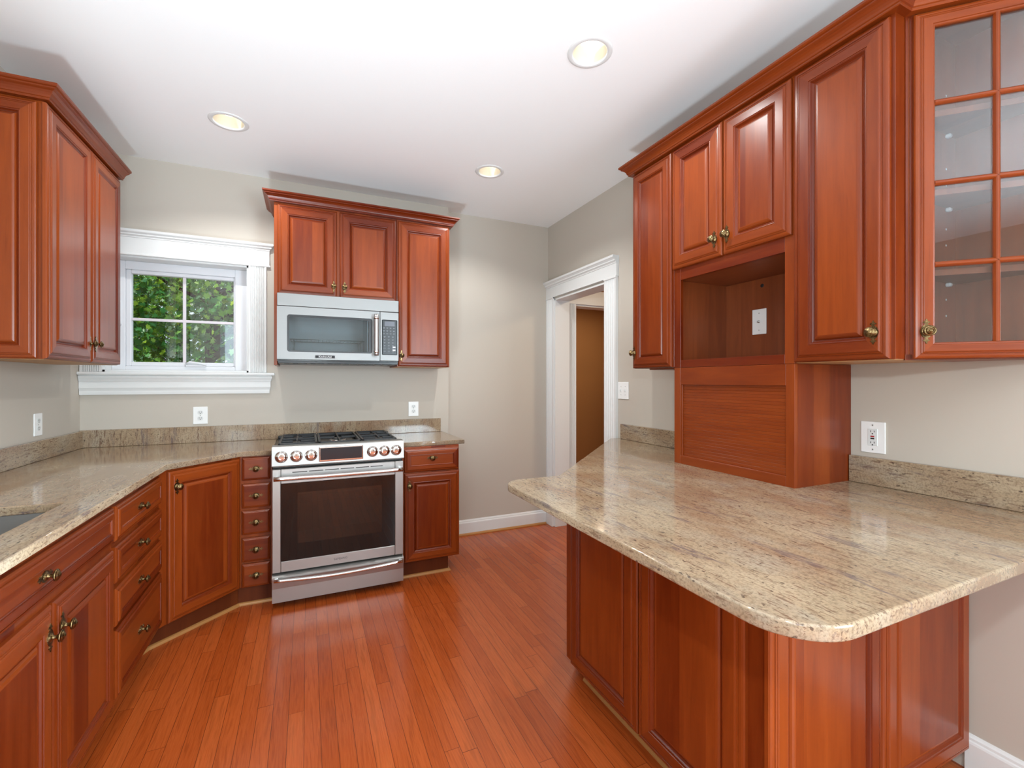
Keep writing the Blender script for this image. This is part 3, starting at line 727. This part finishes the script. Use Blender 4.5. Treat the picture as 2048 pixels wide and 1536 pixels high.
# ------------------------------------------------------------------ worktops and splashbacks
SK = (-1.155, -.752, 1.30, 2.030)
def rrect(x0, x1, y0, y1, r): return arc(x1-r, y1-r, r, 0, 90, 6)+arc(x0+r, y1-r, r, 90, 180, 6)+arc(x0+r, y0+r, r, 180, 270, 6)+arc(x1-r, y0+r, r, 270, 360, 6)
o = slab('countertop', [[(XL+.001, .30), (-.634, .30), (-.634, 2.742), (-.356, 3.052), (-.1925, 3.052), (-.1925, YB-.002), (XL+.001, YB-.002)], rrect(*SK, .012)[::-1]], .884, .914, .004, GRAN_Y)
tag(o, 'granite countertop along the left wall around the sink', 'countertop')
o = slab('countertop', [[(.571, 3.052), (1.010, 3.052), (1.010, YB-.002), (.571, YB-.002)]], .884, .914, .004, GRAN_Y)
tag(o, 'small granite countertop right of the range', 'countertop')
o = obj('backsplash', MB().box(XL+.001, XL+.021, .30, YB-.0215, .9145, 1.018, .002), GRAN_Y); tag(o, 'granite backsplash on the left wall behind the sink', 'backsplash')
o = obj('backsplash', MB().box(XL+.0015, .995, YB-.021, YB-.001, .9145, 1.022, .002), GRAN_Z); tag(o, 'long granite backsplash on the back wall behind the range', 'backsplash')
PC = [(XR-.001, .463)]+[(XR-.001, 2.680), (1.985, 2.680), (1.003, 1.722)]+arc(.815, 1.640, .085, 75, 180, 10)+arc(.855, .588, .125, 180, 270, 14)
o = slab('countertop', [PC], .884, .914, .005, GRAN_Y); tag(o, 'large granite peninsula countertop with rounded corners', 'countertop')
o = obj('backsplash', MB().box(XR-.021, XR-.001, 1.762, 2.633, .9145, 1.020, .002), GRAN_Y); tag(o, 'granite backsplash between doorway and roll-up cabinet', 'backsplash')
o = obj('backsplash', MB().box(XR-.021, XR-.001, .463, 1.134, .9145, 1.022, .002), GRAN_Y); tag(o, 'granite backsplash below the outlet with the red button', 'backsplash')
# sink
t = thing('kitchen_sink', 'stainless undermount sink in the left granite countertop', 'sink', (-.95, 1.66, .69))
x0, x1, y0, y1 = SK; r0 = rrect(x0-.006, x1+.006, y0-.006, y1+.006, .03); r1 = rrect(x0+.01, x1-.01, y0+.01, y1-.01, .03); r2 = rrect(x0+.03, x1-.03, y0+.03, y1-.03, .03); n = len(r0)
vs_ = [(x, y, .8835) for x, y in rrect(x0-.02, x1+.02, y0-.02, y1+.02, .03)]+[(x, y, .8835) for x, y in r0]+[(x, y, .71) for x, y in r1]+[(x, y, .694) for x, y in r2]
m = MB(); m._add(vs_, [[j*n+i, j*n+(i+1) % n, (j+1)*n+(i+1) % n, (j+1)*n+i] for j in range(3) for i in range(n)]+[[3*n+i for i in range(n)]])
obj('bowl', m, SINKST, t); obj('drain', MB().lathe(Matrix.Translation((-.95, 1.66, .6945)), [(.045, 0), (.043, .003), (.03, .001), (0, .0)], 24), CHROME, t)

# peninsula cabinet
t = thing('peninsula_cabinet', 'cherry peninsula base with panelled sides under the large counter', 'cabinet', (1.5, 1.3, 0))
px, py = 1.054, .777
obj('body', MB().prism([(px, py), (XR-.002, py), (XR-.002, 2.600), (1.925, 2.600), (px, 1.742)], .100, .883), CHERRY, t)
N = (-1, 0, 0)
front('side_panel', t, (px, 1.690, .102), YM, N, .437, .776, DOOR)
front('side_panel', t, (px, 1.246, .102), YM, N, .416, .776, DOOR)
N = (0, -1, 0)
front('end_panel', t, (1.046, py, .078), XP, N, .482, .800, DOOR)
front('end_panel', t, (1.533, py, .078), XP, N, .514, .800, DOOR)
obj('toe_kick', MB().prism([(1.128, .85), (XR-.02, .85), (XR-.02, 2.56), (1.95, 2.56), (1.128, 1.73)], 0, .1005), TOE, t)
shoe(t, [(1.128, 1.70), (1.128, .85), (XR-.02, .85)], 1)

# ------------------------------------------------------------------ range
RX0, RX1, RY = -.1865, .5665, 2.955
rc = (RX0+RX1)/2
t = thing('range', 'stainless steel gas range with oven below the microwave', 'range', (rc, 3.28, 0))
obj('body', MB().box(RX0+.004, RX1-.004, RY+.045, YB-.026, .03, .905, .002).box(RX0+.03, RX1-.03, RY+.09, YB-.06, 0, .03), ENAMEL, t)
m = MB().prism([(RY-.002, .826), (RY-.010, .834), (RY+.000, .938), (RY+.006, .943), (RY+.075, .945), (RY+.075, .826)], RX0, RX1, M=Matrix(((0, 0, 1, 0), (1, 0, 0, 0), (0, 1, 0, 0), (0, 0, 0, 1))))
cp = obj('control_panel', m, STEEL_X, t)
PN = Vector((0, -.9954, .0957)); PT = Vector((0, .196, .981))
for px_ in (-.137, -.058, .021, .373, .446, .518):
    w = Vector((px_, RY-.0052, .884))+PN*.0; M = at(w, PN)
    kb = obj('burner_knob', MB().lathe(M, [(.034, 0), (.034, .004), (.031, .006), (.028, .008), (.0275, .024), (.0255, .027), (.012, .0275), (0, .0275)], 32), CHROME, cp)
    obj('indicator', MB().box(-.0008, .0008, .004, .026, .0272, .0282, M=M), SLOT, kb)
M = at(Vector((.190, RY-.0052, .886)), PN)
dm = obj('display', MB().box(-.126, .126, -.044, .044, -.004, .012, .004, M=M, seg=2), CHROME, cp); obj('display_glass', MB().box(-.119, .119, -.034, .036, .0118, .0132, M=M), plain('display_black', srgb(40, 41, 46), .12), dm)
# oven door
dz0, dz1 = .212, .812
WX_0, WX_1, WZ_0, WZ_1 = -.140, .512, .274, .726
m = ringbox(MB(), RX0+.001, RX1-.001, dz0, dz1, RY, RY+.044, WX_0-RX0-.001, RX1-.001-WX_1, dz1-WZ_1, WZ_0-dz0, .003)
dr = obj('oven_door', m, STEEL_X, t)
m = MB()
for a, b in ((-.080, .000), (.010, .088), (.098, .176), (.186, .264), (.274, .352), (.362, .436)): m.box(a, b, RY-.0006, RY+.002, .788, .7925)
obj('door_vent', m, SLOT, dr)
ix0, ix1, iz0, iz1 = -.052, .432, .370, .668
m = ringbox(MB(), WX_0, WX_1, WZ_0, WZ_1, RY+.002, RY+.007, ix0-WX_0, WX_1-ix1, WZ_1-iz1, iz0-WZ_0, 0)
obj('black_border', m, BLKGLASS, dr)
obj('door_glass', MB().box(ix0, ix1, RY+.0022, RY+.0065, iz0, iz1), OVENGLASS, dr)
hx = [RX0+.012+(RX1-RX0-.024)*i/20 for i in range(21)]
def handle(z, sag, out, rad): return [(x, RY-out-.012*math.sin(math.pi*i/20), z-sag*math.sin(math.pi*i/20)) for i, x in enumerate(hx)]
m = MB().tube(handle(.764, .0, .040, .013), .013, 12, flat=1.0)
for x in (RX0+.024, RX1-.024): m.box(x-.010, x+.010, RY-.040, RY+.002, .753, .775, .003)
obj('door_handle', m, CHROME, dr)
lettering('lettering', 'SAMSUNG', .017, at((0, 0, 0), (0, -1, 0)), LETTER, dr, (.186, RY-.0004, .243))
# cavity behind the glass
m = MB().box(ix0-.03, ix1+.03, RY+.32, RY+.33, iz0-.03, iz1+.03).box(ix0-.03, ix0-.025, RY+.05, RY+.32, iz0-.03, iz1+.03).box(ix1+.025, ix1+.03, RY+.05, RY+.32, iz0-.03, iz1+.03).box(ix0-.03, ix1+.03, RY+.05, RY+.32, iz0-.03, iz0-.025).box(ix0-.03, ix1+.03, RY+.05, RY+.32, iz1+.025, iz1+.03)
bd = [o for o in t.children if o.name.startswith('body')][0]
me = bd.data
bpy.data.objects.remove(bd)
mm = MB().box(RX0+.004, ix0-.03, RY+.045, YB-.026, .03, .905, .001).box(ix1+.03, RX1-.004, RY+.045, YB-.026, .03, .905, .001).box(ix0-.03, ix1+.03, RY+.045, YB-.026, .03, iz0-.03).box(ix0-.03, ix1+.03, RY+.045, YB-.026, iz1+.03, .905).box(ix0-.03, ix1+.03, RY+.33, YB-.026, iz0-.03, iz1+.03).box(RX0+.03, RX1-.03, RY+.09, YB-.06, 0, .03)
obj('body', mm, ENAMEL, t); obj('oven_cavity', m, OVENIN, t)
for z in (.590, .635):
    m = MB().tube([(ix0-.02, RY+.075, z), (ix1+.02, RY+.075, z)], .003, 6).tube([(ix0-.02, RY+.30, z), (ix1+.02, RY+.30, z)], .003, 6)
    for i in range(15): x = ix0-.01+i*(ix1-ix0+.02)/14; m.tube([(x, RY+.075, z), (x, RY+.30, z)], .0018, 5)
    obj('oven_rack', m, CHROME, t)
# storage drawer
m = MB().prism([(RY+.002, .038), (RY+.000, .120), (RY-.010, .178), (RY-.010, .190), (RY+.016, .203), (RY+.044, .203), (RY+.044, .038)], RX0+.001, RX1-.001, M=Matrix(((0, 0, 1, 0), (1, 0, 0, 0), (0, 1, 0, 0), (0, 0, 0, 1))))
sd = obj('storage_drawer', m, STEEL_X, t)
m = MB().tube(handle(.176, .012, .026, .010), .0095, 12)
for x in (RX0+.022, RX1-.022): m.box(x-.009, x+.009, RY-.026, RY+.002, .166, .186, .003)
obj('drawer_handle', m, CHROME, sd)
# cooktop, grates and burners
obj('cooktop', MB().box(RX0-.002, RX1+.002, RY+.074, YB-.024, .9055, .922, .003).box(RX0, RX1, YB-.075, YB-.024, .922, .940, .003), ENAMEL, t)
BY = [RY+.20, RY+.49]
for bx, by, br in ((-.06, BY[0], .045), (-.06, BY[1], .038), (.190, (BY[0]+BY[1])/2, .050), (.44, BY[0], .050), (.44, BY[1], .034)):
    b_ = obj('burner', MB().lathe(Matrix.Translation((bx, by, .9215)), [(br*1.15, 0), (br*1.15, .006), (br, .010), (br*.95, .012), (0, .012)], 28), CHROME, t)
    obj('burner_cap', MB().lathe(Matrix.Translation((bx, by, .9335)), [(br*.78, 0), (br*.82, .004), (br*.75, .008), (0, .0085)], 28), IRON, b_)
gy0, gy1 = RY+.085, YB-.085
for gx0, gx1, cs in ((RX0+.028, .058, [(-.06, BY[0]), (-.06, BY[1])]), (.064, .316, [(.190, (BY[0]+BY[1])/2)]), (.322, RX1-.028, [(.44, BY[0]), (.44, BY[1])])):
    m = MB(); zt = .952
    for a, b, c, d in ((gx0, gx1, gy0, gy0+.014), (gx0, gx1, gy1-.014, gy1), (gx0, gx0+.014, gy0, gy1), (gx1-.014, gx1, gy0, gy1)): m.box(a, b, c, d, zt-.020, zt, .003)
    for a in (gx0+.002, gx1-.014):
        for c in (gy0+.002, gy1-.014, (gy0+gy1)/2): m.box(a, a+.012, c, c+.012, .922, zt-.018, .002)
    if len(cs) == 2: m.box(gx0+.01, gx1-.01, (gy0+gy1)/2-.006, (gy0+gy1)/2+.006, zt-.016, zt, .002)
    for cx, cy in cs:
        lo, hi = (gy0, (gy0+gy1)/2) if len(cs) == 2 and cy == BY[0] else ((gy0+gy1)/2, gy1) if len(cs) == 2 else (gy0, gy1)
        m.box(gx0+.01, cx-.022, cy-.005, cy+.005, zt-.014, zt, .002).box(cx+.022, gx1-.01, cy-.005, cy+.005, zt-.014, zt, .002)
        m.box(cx-.005, cx+.005, lo+.006, cy-.022, zt-.014, zt, .002).box(cx-.005, cx+.005, cy+.022, hi-.006, zt-.014, zt, .002)
    obj('grate', m, IRON, t)

# ------------------------------------------------------------------ microwave
MX0, MX1, MY = -.1755, .5865, 3.236
t = thing('microwave', 'stainless over-the-range microwave under the short cabinet', 'microwave', (.205, 3.44, 1.452))
obj('body', MB().box(MX0, .455, MY+.31, YB-.004, 1.455, 1.889).box(.385, MX1, MY+.03, MY+.31, 1.455, 1.889).box(MX0, .385, MY+.03, MY+.31, 1.815, 1.889).box(MX0, .385, MY+.03, MY+.31, 1.455, 1.495).box(MX0, -.128, MY+.03, MY+.31, 1.495, 1.815), ENAMEL, t)
obj('vent_panel', MB().box(MX0, MX1, MY, MY+.03, 1.808, 1.889, .002), STEEL_M, t)
mwx0, mwx1, mwz0, mwz1 = -.118, .408, 1.514, 1.754
def rring(m, x0, x1, z0, z1, X0, X1, Z0, Z1, r, y0, y1, mi=0):
    inn = rrect(X0, X1, Z0, Z1, r); out = rrect(x0, x1, z0, z1, .003); n = len(inn)
    vs_ = [(x, y0, z) for x, z in out]+[(x, y0, z) for x, z in inn]+[(x, y1, z) for x, z in inn]+[(x, y1, z) for x, z in out]
    m._add(vs_, [[j*n+i, j*n+(i+1) % n, ((j+1) % 4)*n+(i+1) % n, ((j+1) % 4)*n+i] for j in range(4) for i in range(n)], None, False, mi); return m
dr = obj('door', rring(MB(), MX0, .457, 1.466, 1.805, mwx0, mwx1, mwz0, mwz1, .016, MY, MY+.028), STEEL_M, t)
obj('glass_border', rring(MB(), mwx0-.002, mwx1+.002, mwz0-.002, mwz1+.002, mwx0+.012, mwx1-.022, mwz0+.010, mwz1-.014, .012, MY+.004, MY+.010), BLKPLAST, dr)
obj('door_glass', MB().box(mwx0+.008, mwx1-.018, MY+.006, MY+.009, mwz0+.006, mwz1-.010), MICROGLASS, dr)
hxm = .430
m = MB().tube([(hxm, MY-.036, 1.500), (hxm, MY-.038, 1.515), (hxm, MY-.038, 1.765), (hxm, MY-.036, 1.780)], [.0155, .0170, .0170, .0155], 16)
for z in (1.520, 1.760): m.box(hxm-.008, hxm+.008, MY-.034, MY+.001, z-.012, z+.012, .003)
obj('handle', m, STEEL_Z, dr)
for z in (1.524, 1.756): obj('handle_band', MB().lathe(Matrix.Translation((hxm, MY-.038, z-.008)), [(.0180, 0), (.0180, .016)], 16), CHROME, dr)
bdg = obj('badge', MB().box(.045, .170, MY-.003, MY+.001, 1.4745, 1.497, .002), BADGE, dr)
m = ringbox(MB(), .046, .169, 1.4755, 1.496, MY-.0040, MY-.0028, .0011, .0011, .0011, .0011, 0); obj('badge_rim', m, BADGE_L, bdg)
lettering('lettering', 'KitchenAid', .0175, at((0, 0, 0), (0, -1, 0)), BADGE_L, bdg, (.1075, MY-.0034, 1.4855))
# cavity with turntable rack
m = MB().box(-.128, .385, MY+.29, MY+.31, 1.495, 1.815).box(-.128, -.120, MY+.03, MY+.29, 1.495, 1.815).box(.377, .385, MY+.03, MY+.29, 1.495, 1.815).box(-.12, .377, MY+.03, MY+.29, 1.495, 1.505).box(-.12, .377, MY+.03, MY+.29, 1.805, 1.815)
obj('cavity', m, MICROIN, t)
m = MB()
for z in (1.600,):
    m.tube([(-.10, MY+.05, z), (.36, MY+.05, z), (.36, MY+.26, z), (-.10, MY+.26, z), (-.10, MY+.05, z)], .0028, 6)
    for i in range(20): x = -.09+i*.0232; m.tube([(x, MY+.05, z), (x, MY+.26, z)], .0016, 5)
    for x in (-.08, .34): m.tube([(x, MY+.06, 1.505), (x, MY+.06, z)], .0028, 6); m.tube([(x, MY+.25, 1.505), (x, MY+.25, z)], .0028, 6)
obj('rack', m, SCREW, t)
cpn = obj('control_panel', MB().box(.4595, MX1, MY, MY+.03, 1.466, 1.805, .002), STEEL_M, t)
kp = obj('keypad', MB().box(.472, .576, MY-.0016, MY+.001, 1.508, 1.752, .004), BLKPLAST, cpn)
obj('display', MB().box(.490, .558, MY-.0024, MY-.001, 1.708, 1.740), DISPLAY, kp)
m = MB(); m2 = MB()
for rI in range(9):
    z = 1.696-rI*.0205
    for cI in range(4 if rI < 3 else 3):
        x = (.485+cI*.0225) if rI < 3 else (.490+cI*.028)
        if rI in (2, 7, 8): m.tube([(x+.006*math.cos(a*.785), MY-.0018, z+.004*math.sin(a*.785)) for a in range(9)], .0007, 4)
        else: m.box(x-.006, x+.006, MY-.0021, MY-.001, z-.0014, z+.0006)
        if rI not in (2, 7, 8): m.box(x-.003, x+.003, MY-.0021, MY-.001, z-.0052, z-.0036)
for a, z in ((.554, 1.562), (.554, 1.541)): m2.box(a-.010, a+.010, MY-.0022, MY-.001, z-.005, z+.005, .0005)
obj('key_marks', m, KEYMARK, kp); obj('pale_keys', m2, KEYLIGHT, kp)
m = MB().box(MX0+.004, MX1-.004, MY+.004, YB-.01, 1.441, 1.4555, .002)
for i in range(14): x = MX0+.04+i*.052; m.box(x, x+.030, MY+.02, MY+.20, 1.4385, 1.4412)
obj('underside_grille', m, BLKPLAST, t)

# ------------------------------------------------------------------ wall plates
def plate(label, name, cat, w, N, kind, wd=.072, ht=.116):
    t = thing(name, label, cat, w); M = at(w, N)
    obj('cover_plate', MB().box(-wd/2, wd/2, -ht/2, ht/2, .0003, .0055, .0022, M=M, seg=2), PLASTIC, t)
    if kind == 'duplex':
        for s_ in (1, -1):
            oc = [(a, b+s_*.0195) for a, b in [(.0165*math.cos(R(i*15)), max(-.0125, min(.0125, .0165*math.sin(R(i*15))))) for i in range(24)]]
            rc_ = obj('receptacle', MB().prism(oc, .0056, .0072, M=M), PLASTIC_G, t)
            m = MB()
            for x in (-.0062, .0062): m.box(x-.0010, x+.0010, s_*.0195-.001, s_*.0195+.007, .0070, .0078, M=M)
            m.lathe(M @ Matrix.Translation((0, s_*.0195-.0065, .0070)), [(.0026, 0), (.0026, .0008)], 10); obj('slots', m, SLOT, rc_)
        obj('screw', MB().lathe(M @ Matrix.Translation((0, 0, .0054)), [(.003, 0), (.003, .0012)], 10), SCREW, t)
    if kind == 'gfci':
        rc_ = obj('receptacle', MB().box(-.0168, .0168, -.0335, .0335, .0054, .0078, .001, M=M), PLASTIC_G, t); m = MB()
        for s_ in (1, -1):
            for x in (-.0062, .0062): m.box(x-.0010, x+.0010, s_*.022-.002, s_*.022+.005, .0077, .0083, M=M)
            m.lathe(M @ Matrix.Translation((0, s_*.022-.0075, .0077)), [(.0026, 0), (.0026, .0007)], 10)
        obj('slots', m, SLOT, rc_)
        obj('reset_button', MB().box(-.0066, .0066, .0012, .0062, .0077, .0095, .0005, M=M), RED, rc_, 'red button'); obj('test_button', MB().box(-.0066, .0066, -.0072, -.0022, .0077, .0095, .0005, M=M), BLACKB, rc_, 'black button')
        for y in (.048, -.048): obj('screw', MB().lathe(M @ Matrix.Translation((0, y, .0054)), [(.003, 0), (.003, .0010)], 10), SCREW, t)
    if kind == 'switch':
        for x in (-.023, .023):
            obj('switch_toggle', MB().box(x-.0045, x+.0045, -.011, .011, .005, .007, .001, M=M).box(x-.003, x+.003, -.002, .007, .006, .015, .001, M=M), PLASTIC_G, t)
            for y in (.030, -.030): obj('screw', MB().lathe(M @ Matrix.Translation((x, y, .0054)), [(.0028, 0), (.0028, .0010)], 10), SCREW, t)
    if kind == 'coax':
        obj('connector', MB().lathe(M @ Matrix.Translation((0, 0, .0054)), [(.0060, 0), (.0060, .003), (.0045, .003), (.0045, .010), (.002, .010), (.002, .006)], 12), SCREW, t, 'metal coaxial socket')
        for y in (.042, -.042): obj('screw', MB().lathe(M @ Matrix.Translation((0, y, .0054)), [(.0028, 0), (.0028, .0010)], 10), SCREW, t)
    return t
plate('white duplex outlet on the left wall above the sink counter', 'wall_outlet', 'outlet', (XL, 3.155, 1.100), (1, 0, 0), 'duplex', .078)
plate('white duplex outlet on the back wall under the window', 'wall_outlet', 'outlet', (-.654, YB, 1.095), (0, -1, 0), 'duplex', .082)
plate('white duplex outlet on the back wall right of the range', 'wall_outlet', 'outlet', (.776, YB, 1.103), (0, -1, 0), 'duplex', .080)
plate('white outlet with red and black buttons right of the roll-up cabinet', 'wall_outlet', 'outlet', (XR, 1.054, 1.102), (-1, 0, 0), 'gfci', .086, .124)
plate('white double light switch beside the doorway', 'light_switch', 'switch', (XR, 2.620, 1.258), (-1, 0, 0), 'switch', .116, .122)
plate('white cable plate on the back of the niche', 'cable_plate', 'wall plate', (XR-.010, 1.545, 1.620), (-1, 0, 0), 'coax', .076, .125)

# ------------------------------------------------------------------ recessed ceiling lights
LBL = ['recessed ceiling light nearest the camera, largest of the three', 'recessed ceiling light above the left counter and window', 'recessed ceiling light above the floor near the doorway corner']
for (x, y), lb in zip(CANS, LBL):
    t = thing('ceiling_light', lb, 'ceiling light', (x, y, ZC), 'recessed lights in the ceiling')
    M = Matrix.Translation((x, y, ZC))
    obj('trim_ring', MB().lathe(M, [(.074, .004), (.074, -.002), (.078, -.005), (.094, -.004), (.098, -.001), (.098, .0), (.078, .0)], 48, caps=False), WHITE, t)
    obj('housing', MB().lathe(M, [(.0745, .0), (.071, .030), (.060, .070), (.058, .075), (.062, .078), (.075, .030), (.0775, .0)], 48, caps=False), CANIN, t)
    obj('bulb', MB().lathe(M @ Matrix.Translation((0, 0, .042)), [(0, 0), (.028, .002), (.041, .008), (.045, .016), (.042, .033), (.028, .050), (0, .051)], 32), BULB, t)
    lamp('downlight', 'SPOT', (x, y, ZC+.020), (0, 0, 0), 32, (.95, .97, .96), spot_size=R(138), spot_blend=.5, shadow_soft_size=.012)

# ------------------------------------------------------------------ trees outside
def leaf(mb, p, s, rng):
    n = Vector((rng.uniform(-1, 1), rng.uniform(-1.2, .4), rng.uniform(-.2, 1.3))).normalized()
    a = n.orthogonal().normalized(); a.rotate(Matrix.Rotation(rng.uniform(0, 6.28), 3, n)); b = n.cross(a)
    sh = [(0, -.5), (.18, -.32), (.5, -.30), (.30, -.05), (.46, .22), (.20, .20), (0, .55), (-.20, .20), (-.46, .22), (-.30, -.05), (-.5, -.30), (-.18, -.32)]
    mb._add([p+a*(x*s)+b*(y*s)+n*(abs(x)*s*.18) for x, y in sh], [list(range(12))])
def tree(label, base_, h, crown, n, seed, size):
    rng = random.Random(seed); t = thing('maple_tree', label, 'tree', base_, 'maple trees outside the window'); b = Vector(base_)
    m = MB(); top = b+Vector((.15, .1, h*.8))
    m.tube([b, b+Vector((.05, .02, h*.3)), b+Vector((-.02, .05, h*.55)), top], [.10, .085, .06, .02], 10)
    for i in range(16):
        z = h*rng.uniform(.12, .75); a = rng.uniform(0, 6.28); L = rng.uniform(.9, 1.7); s0 = b+Vector((0, 0, z)); r0 = rng.uniform(.025, .055)
        m.tube([s0, s0+Vector((math.cos(a)*L*.4, math.sin(a)*L*.4, L*.22)), s0+Vector((math.cos(a+.25)*L*.75, math.sin(a+.25)*L*.75, L*.40)), s0+Vector((math.cos(a+.1)*L, math.sin(a+.1)*L, L*.66))], [r0, r0*.7, r0*.45, r0*.15], 7)
    obj('trunk', m, BARK, t)
    m = MB()
    cl = []
    for i in range(110):
        while True:
            v = Vector((rng.uniform(-1, 1), rng.uniform(-1, 1), rng.uniform(-1, 1)))
            if v.length < 1: break
        cl.append(b+Vector((0, 0, h*.5))+Vector((v.x*crown[0], v.y*crown[1], v.z*crown[2])))
    for i in range(n):
        c = rng.choice(cl); p = c+Vector((rng.gauss(0, .26), rng.gauss(0, .26), rng.gauss(0, .15))); leaf(m, p, size*rng.uniform(.7, 1.25), rng)
    o = obj('foliage', m, LEAF, t)
tree('nearer maple tree outside the window, forked trunk in the lower right pane', (-1.32, 8.0, -.9), 5.2, (2.1, 1.25, 2.2), 17000, 3, .085)
tree('farther maple tree outside, filling the gaps behind the nearer one', (-2.9, 13.6, -.9), 6.6, (3.2, 1.5, 3.2), 13000, 9, .13)
gr = obj('lawn', MB().box(-14, 12, 3.95, 24, -1.0, -.9), plain('grass', srgb(60, 104, 48), .9)); gr['kind'] = 'structure';
